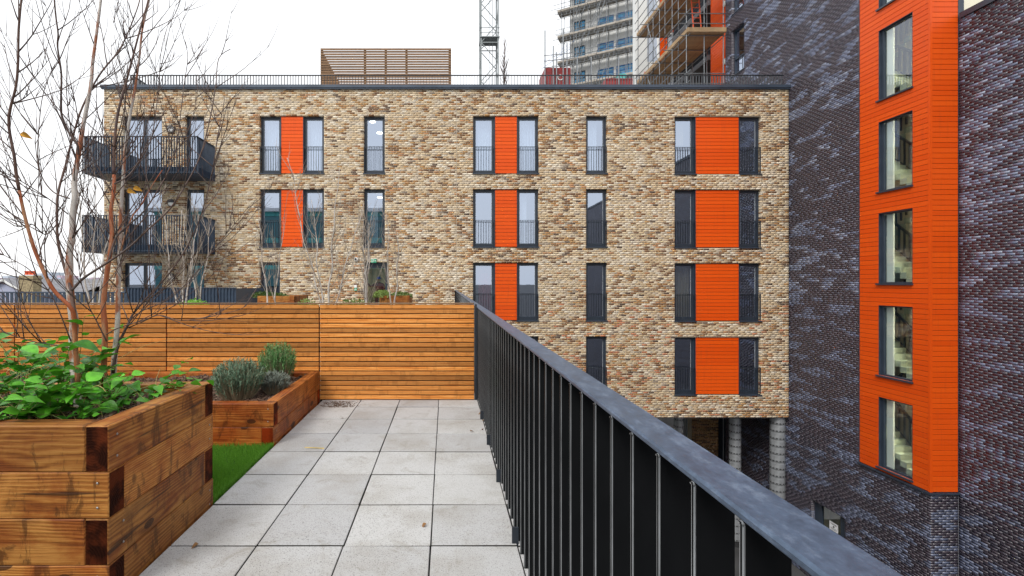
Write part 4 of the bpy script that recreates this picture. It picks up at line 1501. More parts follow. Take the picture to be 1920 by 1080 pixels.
q = MB(); q.box(gx0, gx1 - .004, gy0 - .9, gy1 + .05, -.048, -.014)
tag(q.build_w('grass_backing', simple('grass_mat_backing', (0.03, 0.07, 0.02), .9)), kind='structure')

# ---- leaf shapes
def leaf_mesh(name, L, w_, fold, curl, mat):
    q = MB()
    nseg = 7
    pr = [0.08, .62, .93, 1.0, .86, .58, .26, 0.0]
    rowsv = []
    for i in range(nseg + 1):
        t = i / nseg
        x = L * t
        ww = w_ * pr[i]
        zc = -curl * t * t * L
        rowsv.append(((x, -ww, zc + fold * ww), (x, 0, zc), (x, ww, zc + fold * ww)))
    for rr_ in rowsv: q.v += list(rr_)
    for i in range(nseg):
        a = i * 3
        q.f += [(a, a + 3, a + 4, a + 1), (a + 1, a + 4, a + 5, a + 2)]
    return q.mesh(name, mat, True)


LEAVES = [leaf_mesh('leaf', .085, .027, .30, .25, M['leaf']), leaf_mesh('leaf', .066, .027, .18, .45, M['leaf']),
          leaf_mesh('leaf', .110, .031, .40, .35, M['leaf']), leaf_mesh('leaf', .056, .022, .22, .3, M['leaf']), leaf_mesh('leaf', .046, .022, .1, .1, M['leaf'])]


def orient(d, roll):
    d = Vector(d).normalized()
    qd = d.to_track_quat('X', 'Z')
    return (qd @ Quaternion((1, 0, 0), roll)).to_euler()


def arc(a, dirn, L, droop, n=8, r=None, wob=.1):
    p = Vector(a); d = Vector(dirn).normalized()
    pts = [p.copy()]
    for i in range(n):
        d = (d + Vector((0, 0, -droop / n)) + (Vector((r.uniform(-1, 1), r.uniform(-1, 1), r.uniform(-1, 1))) * wob if r else Vector())).normalized()
        p = p + d * (L / n)
        pts.append(p.copy())
    return pts


def shrub(base, nstem, L, spread, nleaf, seed, label, lsc=1.0, lean=(0, 0), dry=4):
    r = random.Random(seed)
    o = empty('leafy_shrub', base, label, 'shrub', 'leafy green shrubs in the tall planter')
    st = MB()
    made = 0
    per = max(1, int(nleaf * 1.5) // nstem)
    for s_ in range(nstem):
        a = r.uniform(0, 6.283)
        d = Vector((math.cos(a) * spread + lean[0], math.sin(a) * spread * .6 + lean[1], r.uniform(.9, 1.6)))
        pts = arc(Vector(base) + Vector((r.uniform(-.03, .03), r.uniform(-.03, .03), -.01)), d, L * r.uniform(.7, 1.25), r.uniform(.7, 1.6), 9, r, .10)
        st.tube(pts, [.0028 - .0018 * i / 9 for i in range(10)], 5)
        for k in range(per):
            t = 1.0 - .9 * (k / max(1, per)) if k else 1.0
            i = min(8, int(t * 8.99)); p = pts[i].lerp(pts[i + 1], t * 9 - i if i < 8 else .9)
            tang = (pts[i + 1] - pts[i]).normalized()
            side = tang.cross(Vector((0, 0, 1))).normalized() * (1 if k % 2 else -1)
            dv = tang * r.uniform(.2, .8) + side * r.uniform(.4, 1.1) + Vector((0, 0, r.uniform(-.25, .45)))
            ls = lsc * r.uniform(.65, 1.25)
            link('leaf', r.choice(LEAVES), o, p, orient(dv, r.uniform(-.7, .7)), (ls, ls, ls))
            made += 1
    st.build_w('stem', M['stem_green'], o, True)
    ds = MB()
    for k in range(dry):
        a = r.uniform(0, 6.283)
        pts = arc(Vector(base) + Vector((r.uniform(-.12, .12), r.uniform(-.08, .08), 0)), (math.cos(a) * .8, math.sin(a) * .5, r.uniform(.5, 1.3)), L * r.uniform(1.0, 1.9), r.uniform(1.2, 2.8), 12, r, .06)
        if max(p_.x for p_ in pts) > -1.50 or min(p_.y for p_ in pts) < 2.04: continue
        ds.tube(pts, [.0021 - .0011 * i / 12 for i in range(13)], 5)
    if ds.v: ds.build_w('dry_stem', M['stem_yellow'], o, True)
    return o


def at_soil(px, py_, z):
    Y = (EYE - z) / ((py_ - VY) / F)
    return Vector(((px - VX) / F * Y, Y, z))


SO = .69
shrubs = [((-2.03, 2.19, SO), 13, .33, .75, 60, 'leafy shrub at the left of the near planter, spilling over its front sleeper', 1.1),
          ((-2.42, 2.62, SO), 12, .46, .7, 56, 'leafy shrub at the far left of the tall planter, behind the front one', 1.1),
          ((-1.93, 2.30, SO), 13, .38, .7, 62, 'leafy shrub in front of the white birch trunk in the planter', 1.0),
          ((-2.10, 2.60, SO), 13, .50, .55, 62, 'tallest leafy shrub, between the white and red birch trunks', 1.15),
          ((-1.78, 2.48, SO), 10, .26, .7, 40, 'leafy shrub at the foot of the red birch trunk', 1.0),
          ((-1.76, 2.25, SO), 6, .15, .7, 20, 'small sprig of round leaves near the front planter corner', .75),
          ((-1.92, 2.72, SO), 7, .26, .7, 24, 'leafy shrub by the pale birch stem at the back of the planter', 1.0),
          ((-2.22, 2.36, SO), 13, .40, .8, 58, 'leafy shrub cut by the left picture edge in the planter', 1.1)]
for k, (b_, ns, L, sp_, nl, lab, lsc) in enumerate(shrubs):
    shrub(b_, ns, L, sp_, nl, 100 + k, lab, lsc, dry=7)
shrub((-1.72, 2.72, SO), 6, .30, .25, 26, 140, 'sprig of pale green leaves leaning over the far corner of the tall planter', 1.0, (.9, .0), 4)
# ground ivy leaves: small plants over the soil
for k in range(5):
    b_ = (rnd.uniform(-2.3, -1.75), rnd.uniform(2.2, 2.7), SO - .005)
    shrub(b_, 5, .10, 1.0, 14, 160 + k, ['low ground cover sprig on the planter soil, leftmost', 'low ground cover sprig on mulch beside a trunk', 'low ground cover sprig on mulch near the front rim',
                                          'low ground cover sprig on mulch near the side rim', 'low ground cover sprig at the back of the tall planter'][k], .62, dry=2)

# ---- lavender bushes in the low planter
def lavender(base, rad, ht, n, seed, mat, label):
    r = random.Random(seed)
    o = empty('lavender_bush', base, label, 'lavender', 'lavender bushes in the low planter')
    st, fo = MB(), MB()
    B = Vector(base)
    for k in range(n):
        a = r.uniform(0, 6.283); q_ = math.sqrt(r.random())
        top = B + Vector((math.cos(a) * rad * q_, math.sin(a) * rad * q_, ht * (1 - .30 * q_ * q_) * r.uniform(.72, 1.18)))
        bt = B + Vector((math.cos(a) * rad * q_ * .35, math.sin(a) * rad * q_ * .35, -.02))
        mid = bt.lerp(top, .5) + Vector((math.cos(a), math.sin(a), 0)) * rad * .12 * q_
        if k % 3 != 2:
            st.tube([bt, mid, top], [.0028, .0022, .0012], 4, False)
        d = (top - mid).normalized()
        ll = ht * r.uniform(.24, .42)
        for m in range(13):
            t = m / 12
            p = top - d * ll * t
            aa = r.uniform(0, 6.283)
            sd_ = d.orthogonal().normalized(); sd_ = Quaternion(d, aa) @ sd_
            L = r.uniform(.022, .042)
            e = p + (sd_ * .75 + d * .75).normalized() * L
            ww = sd_.cross(d) * .0021
            n0 = len(fo.v)
            fo.v += [tuple(p - ww), tuple(p + ww), tuple(e)]
            mid2 = (p + e) / 2 + d * .003
            fo.v += [tuple(mid2 - ww * 1.3), tuple(mid2 + ww * 1.3)]
            fo.f += [(n0, n0 + 1, n0 + 4, n0 + 3), (n0 + 3, n0 + 4, n0 + 2)]
    st.build_w('stem', M['lav_stem'], o, True)
    f = fo.build_w('foliage', mat, o); f['kind'] = 'stuff'
    return o


Lz = .285
lavender((-1.90, 4.30, Lz), .23, .34, 620, 1, M['lav_leaf'], 'largest lavender bush, grey green, at the front of the low planter')
lavender((-1.66, 4.56, Lz), .14, .19, 300, 2, M['lav_leaf_grey'], 'smallest silver grey lavender beside the large bush')
lavender((-1.78, 4.98, Lz), .20, .40, 460, 3, M['lav_leaf_green'], 'greenest lavender bush at the back, against the cedar fence')

# ---- dry leaves and a splinter on the paving
for k, (px, py, lab) in enumerate([(1 * 906, 776, 'curled dead leaf at the railing foot, farthest along'), (908, 790, 'curled dead leaf at the railing foot, beside the bracket'), (907, 806, 'broad dead leaf at the railing foot'),
                                    (918, 822, 'dead leaf lying tight against the railing'), (886, 810, 'small dead leaf out on the pavers near the railing'), (806, 984, 'brown dead leaf on the paver joint in the foreground'),
                                    (379, 1022, 'crumpled dead leaf on the joint beside the tall planter'), (646, 785, 'tiny dead leaf on the joint near the low planter')]):
    p = at_soil(px, py, .004)
    o = link('dead_leaf', leaf_mesh('dead_leaf', .034, .012, .7, .6, M['dead_leaf']), None, p + Vector((-.02, 0, .006)), (rnd.uniform(-.3, .3), rnd.uniform(-.3, .3), rnd.uniform(0, 6)))
    tag(o, lab, 'leaf', 'dead leaves on the paving')
p = at_soil(588, 841, .001)
q = MB(); q.v += [(-.085, .016, 0), (-.075, .03, .003), (.085, .012, .003), (.09, -.012, 0), (.03, -.006, .004)]; q.f += [(0, 1, 4), (1, 2, 4), (2, 3, 4)]
tag(q.build('bark_strip', M['stem_yellow'], None, p), 'flat straw coloured bark strip lying on a paver', 'bark strip')
q = MB()
r3 = random.Random(8)
for k in range(500):
    px, py = r3.gauss(636, 16), r3.uniform(752, 764)
    pp = at_soil(px, py, .002)
    s_ = r3.uniform(.002, .006)
    q.obox(pp, (1, 0, 0), (0, 1, 0), (0, 0, 1), s_, s_ * .6, .0015)
tag(q.build_w('soil_crumbs', M['mulch']), 'scatter of spilled soil crumbs on the pavers by the fence', 'soil', kind='stuff')

# ================================================================== BARE BIRCHES
def spline(pts, sub=4):
    out = []
    n = len(pts)
    for i in range(n - 1):
        p0, p1_, p2_, p3 = pts[max(i - 1, 0)], pts[i], pts[i + 1], pts[min(i + 2, n - 1)]
        for k in range(sub):
            t = k / sub
            out.append(0.5 * ((2 * p1_) + (-p0 + p2_) * t + (2 * p0 - 5 * p1_ + 4 * p2_ - p3) * t * t + (-p0 + 3 * p1_ - 3 * p2_ + p3) * t * t * t))
    out.append(pts[-1])
    return out


def stem_from_px(px_pts, y0, y1, ):
    n = len(px_pts)
    return spline([P(a, b, y0 + (y1 - y0) * i / (n - 1)) for i, (a, b) in enumerate(px_pts)])


def twigs_on(mb, path, r, n, lmin, lmax, rad, lo=.2, up=.6, sub=2):
    for k in range(n):
        t = r.uniform(lo, .98)
        i = min(len(path) - 2, int(t * (len(path) - 1)))
        p = path[i]
        tang = (path[i + 1] - path[i]).normalized()
        a = r.uniform(0, 6.283)
        sd_ = Quaternion(tang, a) @ tang.orthogonal().normalized()
        d = (tang * r.uniform(.3, .9) + sd_ * r.uniform(.5, 1.0) + Vector((0, 0, up * r.uniform(.2, 1)))).normalized()
        L = r.uniform(lmin, lmax) * (1.1 - .6 * t)
        pts = arc(p, d, L, -up * .9, 7, r, .09)
        mb.tube(pts, [rad * (1 - .75 * j / 7) for j in range(8)], 5)
        for s_ in range(sub):
            j = r.randrange(2, 7)
            tg = (pts[j + 1 if j < 7 else 7] - pts[j - 1]).normalized()
            d2 = (tg + (Quaternion(tg, r.uniform(0, 6.28)) @ tg.orthogonal().normalized()) * r.uniform(.5, .9) + Vector((0, 0, up * .4))).normalized()
            p2_ = arc(pts[j], d2, L * r.uniform(.25, .55), -up * .7, 5, r, .09)
            mb.tube(p2_, [rad * .55 * (1 - .7 * q_ / 5) for q_ in range(6)], 4)


def rad_taper(n, a, b, pw=1.0):
    return [a + (b - a) * (i / (n - 1)) ** pw for i in range(n)]


def traced_tree(base, label, stems, mats, seed, ntw):
    """stems: list of (pixel path, y0, y1, r0, r1, material key)"""
    o = empty('birch_tree', base, label, 'tree', 'birches in the tall planter')
    r = random.Random(seed)
    tw = MB()
    for (px, y0, y1, r0, r1, mk) in stems:
        path = stem_from_px(px, y0, y1)
        rr_ = rad_taper(len(path), r0, r1, .8)
        rr_ = [x * r.uniform(.93, 1.08) for x in rr_]
        if mk != 'twig' and mk != 'birch_white':
            c_ = int(len(path) * .5)
            q = MB(); q.tube(path[:c_ + 1], rr_[:c_ + 1], 10); q.build_w('trunk' if r0 > .012 else 'branch', M[mk], o, True)
            q = MB(); q.tube(path[c_:], rr_[c_:], 8); q.build_w('branch', M['bark_upper'], o, True)
        else:
            q = MB(); q.tube(path, rr_, 10 if r0 > .008 else 7)
            q.build_w('trunk' if r0 > .012 else 'branch', M[mk], o, True)
        twigs_on(tw, path, r, ntw if r0 > .008 else max(4, ntw // 2), .25, .85, .0034 if r0 > .008 else .0027, lo=.25, sub=3)
    t_ = tw.build_w('twigs', M['twig'], o, True)
    t_['kind'] = 'stuff'
    return o


s2 = [(150, 770), (143, 710), (137, 650), (139, 606), (134, 574), (131, 540), (130, 505), (131, 470), (136, 436), (136, 402), (140, 372), (139, 344), (144, 308), (149, 278), (156, 236), (164, 194), (171, 153), (174, 117), (182, 55), (189, 0), (195, -70)]
s1 = [(146, 720), (141, 640), (138, 592), (130, 574), (105, 549), (89, 524), (67, 474), (53, 430), (42, 386), (31, 330), (27, 295), (17, 240), (19, 205), (30, 161), (34, 111), (35, 55), (40, 0), (44, -60)]
s3 = [(142, 660), (141, 600), (134, 552), (131, 535), (117, 488), (108, 447), (107, 385), (111, 352), (122, 313), (133, 270), (150, 212), (172, 165), (194, 130), (222, 97), (238, 65), (250, 36), (262, 0), (270, -50)]
s4 = [(147, 290), (144, 269), (128, 247), (116, 217), (114, 194), (115, 139), (108, 89), (109, 64), (105, 33), (102, 0), (100, -50)]
s9 = [(134, 545), (156, 522), (194, 497), (239, 466), (278, 430), (319, 391), (352, 340), (376, 290), (392, 230), (404, 165), (410, 110), (432, 92)]
s12 = [(133, 652), (95, 646), (61, 640), (30, 631), (0, 621), (-40, 605)]
sl1 = [(107, 420), (85, 440), (60, 420), (33, 425), (0, 406), (-40, 385)]
sl2 = [(128, 402), (90, 372), (40, 340), (0, 320), (-50, 300)]
sl3 = [(133, 640), (100, 560), (60, 510), (20, 485), (-30, 460)]
sd1 = [(130, 372), (100, 360), (78, 330), (71, 290), (73, 240), (80, 180), (98, 130), (107, 117)]
traced_tree(P(148, 772, 2.5), 'white barked birch with a bare arching crown, leftmost of the three in the planter', [
    (s2, 2.50, 2.75, .025, .0058, 'birch_white'), (s1, 2.46, 2.2, .0115, .0038, 'birch_red'), (s3, 2.48, 2.9, .0095, .0026, 'bark_upper'), (s4, 2.62, 2.5, .006, .0035, 'twig'),
    (s9, 2.5, 2.95, .0075, .0022, 'twig'), (s12, 2.45, 2.3, .0035, .0015, 'twig'), (sl1, 2.5, 2.3, .0036, .0015, 'twig'), (sl2, 2.55, 2.3, .0034, .0015, 'twig'), (sl3, 2.5, 2.35, .0034, .0013, 'twig'),
    (sd1, 2.6, 2.75, .0042, .0015, 'twig')], None, 71, 21)
s5 = [(197, 740), (195, 690), (197, 620), (194, 572), (200, 516), (207, 469), (210, 436), (208, 397), (214, 350), (213, 308), (214, 278), (217, 242), (222, 208), (233, 167), (250, 103), (264, 50), (278, 0), (288, -50)]
s7 = [(203, 492), (217, 447), (244, 419), (269, 397), (292, 363), (314, 324), (330, 280), (338, 220), (345, 160), (352, 110), (348, 78)]
s11 = [(200, 627), (222, 615), (268, 601), (300, 591), (340, 601), (400, 592), (450, 580), (472, 562)]
s14 = [(214, 345), (240, 330), (262, 300), (283, 262), (292, 210), (298, 150), (303, 90), (318, 37)]
s15 = [(200, 640), (180, 600), (165, 570), (150, 520), (146, 470)]
traced_tree(P(197, 742, 2.62), 'slim birch with red peeling bark, middle of the three in the planter', [
    (s5, 2.62, 2.85, .0165, .0036, 'birch_red'), (s7, 2.64, 3.0, .006, .0016, 'twig'), (s11, 2.6, 2.5, .0036, .0012, 'twig'), (s14, 2.7, 3.0, .0045, .0014, 'twig'), (s15, 2.6, 2.5, .004, .0014, 'twig')], None, 72, 22)
s6 = [(212, 720), (214, 680), (220, 612), (221, 572), (222, 530), (225, 474), (226, 419), (228, 377), (232, 322), (236, 267), (244, 217), (253, 167), (261, 111), (267, 55), (280, 0), (290, -50)]
s10 = [(212, 700), (217, 665), (226, 638), (239, 610), (250, 588), (274, 560), (318, 512), (352, 460), (378, 400), (396, 330), (408, 260), (422, 180)]
s13 = [(226, 470), (246, 410), (262, 388), (290, 340), (318, 300), (345, 262), (366, 200), (372, 140)]
s16 = [(222, 640), (255, 590), (315, 562), (360, 520), (405, 462), (440, 420), (468, 385)]
traced_tree(P(212, 722, 2.74), 'pale stemmed birch with dark side shoots, rightmost of the three in the planter', [
    (s6, 2.74, 2.95, .0165, .0042, 'birch_white'), (s10, 2.72, 3.0, .0095, .0016, 'twig'), (s13, 2.78, 3.1, .0045, .0014, 'birch_red'), (s16, 2.75, 3.05, .0038, .0012, 'twig')], None, 73, 22)
for (px, py, Y, lab) in ((46, 251, 2.45, 'withered orange leaf hanging on a twig against the sky'), (246, 357, 2.8, 'withered orange leaf caught below the upper balcony'), (258, 352, 2.82, 'withered yellow leaf caught on a twig beside an orange one')):
    o = link('withered_leaf', leaf_mesh('withered_leaf', .045, .015, .6, .7, M['orange_leaf']), None, P(px - 8, py, Y), (1.3, .2, rnd.uniform(-.3, .3)))
    tag(o, lab, 'leaf', 'withered leaves on the birches')


# birches standing in the court behind the fence
def far_birch(px, Y, ztip, nst, spread, seed, label, ntw=16, r0=.03):
    r = random.Random(seed)
    b = P(px, 600, Y); b.z = 0.35
    o = empty('young_birch', b, label, 'tree', 'young birches in the court behind the fence')
    tw = MB()
    for s_ in range(nst):
        dx = 0 if nst == 1 else (s_ / (nst - 1) - .5) * 2 * spread
        H = (ztip - .35) * r.uniform(.72, 1.0) if s_ else ztip - .35
        pts = [Vector((b.x + r.uniform(-.05, .05), Y + r.uniform(-.06, .06), .35))]
        for i in range(1, 9):
            t = i / 8
            pts.append(Vector((pts[0].x + dx * t ** .8 + r.uniform(-.04, .04), pts[0].y + r.uniform(-.05, .05) + spread * .3 * t * r.uniform(-1, 1) * .3, .35 + H * t)))
        path = spline(pts, 3)
        q = MB(); q.tube(path, rad_taper(len(path), r0 * r.uniform(.7, 1), .006, .8), 7)
        q.build_w('trunk', M['birch_far'], o, True)
        twigs_on(tw, path, r, ntw, .5, 1.5, .0075, lo=.15, up=.9, sub=3)
    t_ = tw.build_w('twigs', M['pale_twig'], o, True); t_['kind'] = 'stuff'


far_birch(340, 11.5, 3.6, 3, .5, 1, 'young birch with two white stems in front of the lower balcony', 16)
far_birch(370, 12.6, 3.2, 2, .4, 2, 'young birch just right of the pair below the balcony corner', 14)
far_birch(178, 12.0, 4.4, 3, .5, 3, 'pale young birch at the left end of the brick block', 16)
far_birch(512, 12.0, 3.3, 2, .35, 4, 'young birch in front of the dark ground floor window', 14)
far_birch(612, 11.0, 4.3, 4, .9, 5, 'spreading multi stemmed birch between the ground floor window and the entrance', 16)
far_birch(685, 12.0, 3.3, 4, .13, 6, 'tight clump of birch stems beside the entrance door', 12)
far_birch(737, 12.6, 3.2, 2, .15, 7, 'young birch just right of the entrance door', 12)

# planters and green plants in the court
def court_planter(px0, px1, Y, top, label):
    a, b = P(px0, 0, Y).x, P(px1, 0, Y).x
    o = empty('court_planter', ((a + b) / 2, Y, 0), label, 'planter', 'timber planters in the court')
    for l in range(5):
        z0 = top - (l + 1) * .2
        sleeper(o, (a, Y), (b, Y), z0, 'sleeper'); sleeper(o, (a, Y + 1.2), (b, Y + 1.2), z0, 'sleeper')
        sleeper(o, (a + .05, Y + .06), (a + .05, Y + 1.14), z0, 'sleeper'); sleeper(o, (b - .05, Y + .06), (b - .05, Y + 1.14), z0, 'sleeper')
    q = MB(); q.box(a + .1, b - .1, Y + .06, Y + 1.14, 0, top - .08); q.build_w('soil', M['mulch'], o)
    return o


def bush(px, py_top, Y, wpx, zb, n, seed, label, mat='far_leaf'):
    r = random.Random(seed)
    c = P(px, py_top, Y)
    wd = wpx / F * Y / 2
    o = empty('green_bush', (c.x, Y, zb), label, 'bush', 'green bushes in the court')
    q, st = MB(), MB()
    for k in range(14):
        a = r.uniform(0, 6.28)
        st.tube([(c.x + r.uniform(-.05, .05), Y, zb - .03), (c.x + math.cos(a) * wd * .8, Y + math.sin(a) * .3, zb + (c.z - zb) * r.uniform(.5, .95))], [.006, .003], 4)
    for k in range(n):
        a = r.uniform(0, 6.28); s_ = math.sqrt(r.random())
        x, yy = c.x + math.cos(a) * wd * s_, Y + math.sin(a) * s_ * .35
        z = zb + (c.z - zb) * (1 - .5 * s_ * s_) * r.uniform(.25, 1.08)
        d = Vector((r.uniform(-1, 1), r.uniform(-1, 1), r.uniform(-.3, 1))).normalized()
        u = d.orthogonal().normalized(); L, w_ = r.uniform(.04, .09), r.uniform(.014, .028)
        p = Vector((x, yy, z))
        n0 = len(q.v)
        q.v += [tuple(p), tuple(p + d * L * .5 + u * w_), tuple(p + d * L), tuple(p + d * L * .5 - u * w_)]
        q.f.append((n0, n0 + 1, n0 + 2, n0 + 3))
    st.build_w('stem', M['stem_green'], o)
    f = q.build_w('foliage', M[mat], o); f['kind'] = 'stuff'


court_planter(484, 553, 13.0, 1.0, 'timber planter below the dark ground floor window, behind the fence')
court_planter(712, 768, 13.4, 1.0, 'timber planter right of the entrance door, behind the fence')
bush(497, 548, 13.4, 44, .93, 700, 1, 'green bush in the court planter under the dark window, left one')
bush(524, 551, 13.5, 26, .93, 380, 2, 'green bush in the court planter under the dark window, right one')
bush(717, 546, 13.6, 34, .93, 600, 3, 'green bush in the court planter nearest the entrance door')
bush(752, 549, 13.7, 40, .93, 600, 4, 'green bush in the court planter, rightmost of the court bushes')
bush(575, 562, 12.2, 40, .55, 400, 5, 'low pale green bush behind the fence, left of the spreading birch')
bush(665, 562, 12.3, 70, .55, 600, 6, 'low wide green bush behind the fence at the birch clump')
bush(362, 563, 12.4, 60, .6, 600, 7, 'low bright grassy bush under the twin birch stems', 'grass')

# ---- metal slat fences of the private terraces at the left
mf = empty('metal_slat_fence', (P(120, 0, 14).x, 14, 0), 'navy vertical slat fence at the left with gaps to the houses', 'fence')
ml0, ml1 = P(-60, 0, 14).x, P(236, 0, 14).x
slm_ = bevel_box_mesh('slat', .082, .02, 1.06, .002, M['navy_metal'])
xx = ml0
while xx < ml1:
    link('slat', slm_, mf, (xx, 14, .53)); xx += .131
q = MB(); q.box(ml0, ml1, 13.97, 14.03, 1.062, 1.10); q.build_w('top_rail', M['navy_metal'], mf)
q = MB(); q.box(ml0, ml1, 14.012, 14.04, .06, .11); q.build_w('bottom_rail', M['navy_metal'], mf)
pp = empty('ribbed_metal_screen', (P(340, 0, 16.5).x, 16.5, 0), 'solid navy ribbed metal screen below the balconies', 'fence')
a, b = P(232, 0, 16.5).x, P(442, 0, 16.5).x
zt = EYE - 10 / F * 16.5
q = MB(); q.box(a, b, 16.52, 16.54, 0, zt - .01); q.box(b - .02, b, 16.541, D - .05, 0, zt - .02); q.build_w('sheet', M['navy_metal'], pp)
rb = bevel_box_mesh('rib', .05, .03, zt - .02, .003, M['navy_metal'])
xx = a + .05
while xx < b - .03:
    link('rib', rb, pp, (xx, 16.504, zt / 2)); xx += .115
q = MB(); q.box(a, b + .01, 16.47, 16.56, zt - .008, zt + .02); q.build_w('top_rail', M['navy_metal'], pp)

# ---- person in the entrance
pr = P(711, 560, D + .75)
per = empty('person', (pr.x, D + .75, 0.0), 'person in a blue cap and burgundy jacket behind the glass entrance door', 'person')
px_, py_ = pr.x, D + .75
V3 = [(0, 0, .92), (0, -.03, 1.10), (.0, -.06, 1.30), (0, -.08, 1.37), (0, -.10, 1.46),               # pelvis..head base
      (-.17, -.07, 1.30), (-.33, -.20, 1.20), (-.42, -.32, 1.33), (-.46, -.36, 1.38),                  # arm holding a phone up
      (.17, -.07, 1.30), (.24, -.16, 1.10), (.06, -.33, 1.10), (.0, -.36, 1.11),
      (-.10, 0, .86), (-.11, -.02, .48), (-.11, .02, .09), (-.11, -.14, .04), (.10, 0, .86), (.11, -.02, .48), (.11, .02, .09), (.11, -.14, .04)]
E3 = [(0, 1), (1, 2), (2, 3), (3, 4), (2, 5), (5, 6), (6, 7), (7, 8), (2, 9), (9, 10), (10, 11), (11, 12), (0, 13), (13, 14), (14, 15), (15, 16), (0, 17), (17, 18), (18, 19), (19, 20)]
RAD = [.15, .145, .15, .06, .055, .075, .052, .042, .04, .075, .052, .042, .04, .095, .065, .05, .045, .095, .065, .05, .045]
me = bpy.data.meshes.new('body'); me.from_pydata(V3, E3, []); me.update()
bo = link('body', me, per, (px_, py_, 0.0))
sk = bo.modifiers.new('skin', 'SKIN')
for v, rr_ in zip(me.skin_vertices[0].data, RAD): v.radius = (rr_, rr_ * .8)
me.skin_vertices[0].data[0].use_root = True
bo.modifiers.new('sub', 'SUBSURF').levels = 2
bo.modifiers['sub'].render_levels = 2
me.materials.append(M['jacket'])
q = MB(); q.lathe([(0, -.13), (.05, -.12), (.075, -.05), (.085, .02), (.08, .07), (.05, .11), (0, .125)], (0, 0, 0), 16)
q.box(-.014, .014, -.105, -.075, -.03, .01)                     # nose
hd = q.build('head', M['skin'], per, (px_, py_ - .11, 1.50), True)
q = MB(); q.lathe([(.090, .02), (.092, .05), (.080, .09), (.045, .125), (0, .135)], (0, 0, 0), 16); q.box(-.06, .06, -.16, -.07, .035, .05)
q.build('cap', M['blue_cap'], hd, (px_, py_ - .11, 1.50), True)
q = MB()
for k in range(4): q.tube([(-.012 + k * .014, 0, 0), (-.012 + k * .014, -.03, .03), (-.012 + k * .014, -.035, .055 - .006 * abs(k - 1))], [.008, .0075, .006], 6)
q.tube([(-.02, .01, -.01), (-.045, -.02, .01), (-.04, -.035, .03)], [.009, .008, .006], 6)
q.lathe([(0, -.03), (.03, -.02), (.033, 0), (.025, .02), (0, .025)], (.01, 0, 0), 10)
hm = q.mesh('hand', M['skin'], True)
link('hand', hm, per, (px_ - .47, py_ - .37, 1.40)); link('hand', hm, per, (px_, py_ - .38, 1.12))
q = MB(); q.box(-.04, .04, -.004, .004, -.07, .07)
tag(q.build('phone', M['ink'], None, (px_ - .465, py_ - .415, 1.44)), 'dark phone held up by the person in the entrance', 'phone')
q = MB(); q.lathe([(0, 0), (.25, 0), (.25, .06), (0, .06)], (fx(705), D + 2.4, 2.35), 20); q.build_w('ceiling_lamp_or_fill', M['lamp_hall_or_fill'], bld)

# ================================================================== BACKGROUND
pole_me = MB(); pole_me.lathe([(1, 0), (1, 1)], (0, 0, 0), 7); pole_me = pole_me.mesh('pole', M['galv'], True)


def pole(parent, a, b, r=.024, name='pole', me=None):
    a, b = Vector(a), Vector(b)
    d = b - a
    return link(name, me or pole_me, parent, a, d.to_track_quat('Z', 'Y').to_euler(), (r, r, d.length))


# ---- orange clad return and recessed balconies beyond the dark tower, with scaffold
ob = empty('orange_balcony_block', (16, 27, GROUND), 'orange clad block with dark recessed balconies behind the scaffold', 'building')
OX = 14.55
q = MB(); q.box(OX + .03, 22, Y_END + .02, 25.7, GROUND, 24); q.build_w('wall', M['frame'], ob)
om = bevel_box_mesh('board', 25.7 - Y_END - .04, .024, .14, .003, M['orange'])
z = 8.0
while z < 20:
    link('board', om, ob, (OX + .012, (Y_END + 25.7) / 2, z), (0, 0, R(90))); z += .15
q = MB(); q.box(16.2, 22, 25.71, 30, GROUND, 24); q.build_w('recess', M['dark_void'], ob)
for zf in (7.9, 10.9, 13.9, 16.9, 19.9):
    q = MB(); q.box(OX - .1, 16.19, 25.72, 29.9, zf - .28, zf); q.build_w('balcony_slab', M['soffit'], ob)
    q = MB(); fin_run(q, (OX - .05, 25.8, 0), (OX - .05, 29.8, 0), zf, zf + 1.1, (1, 0, 0)); q.build_w('railing', M['black_metal'], ob)
    c = (OX, 24.3, zf + 1.95)
    q = MB(); q.v = []; q.lathe([(0, 0), (.15, .01), (.15, .06), (.1, .1), (0, .11)], (0, 0, 0), 18)
    q.v = [(-b_, a_, c_) for a_, c_, b_ in [(v[0], v[1], v[2]) for v in q.v]]
    q.build('wall_lamp', M['white'], ob, c, True)

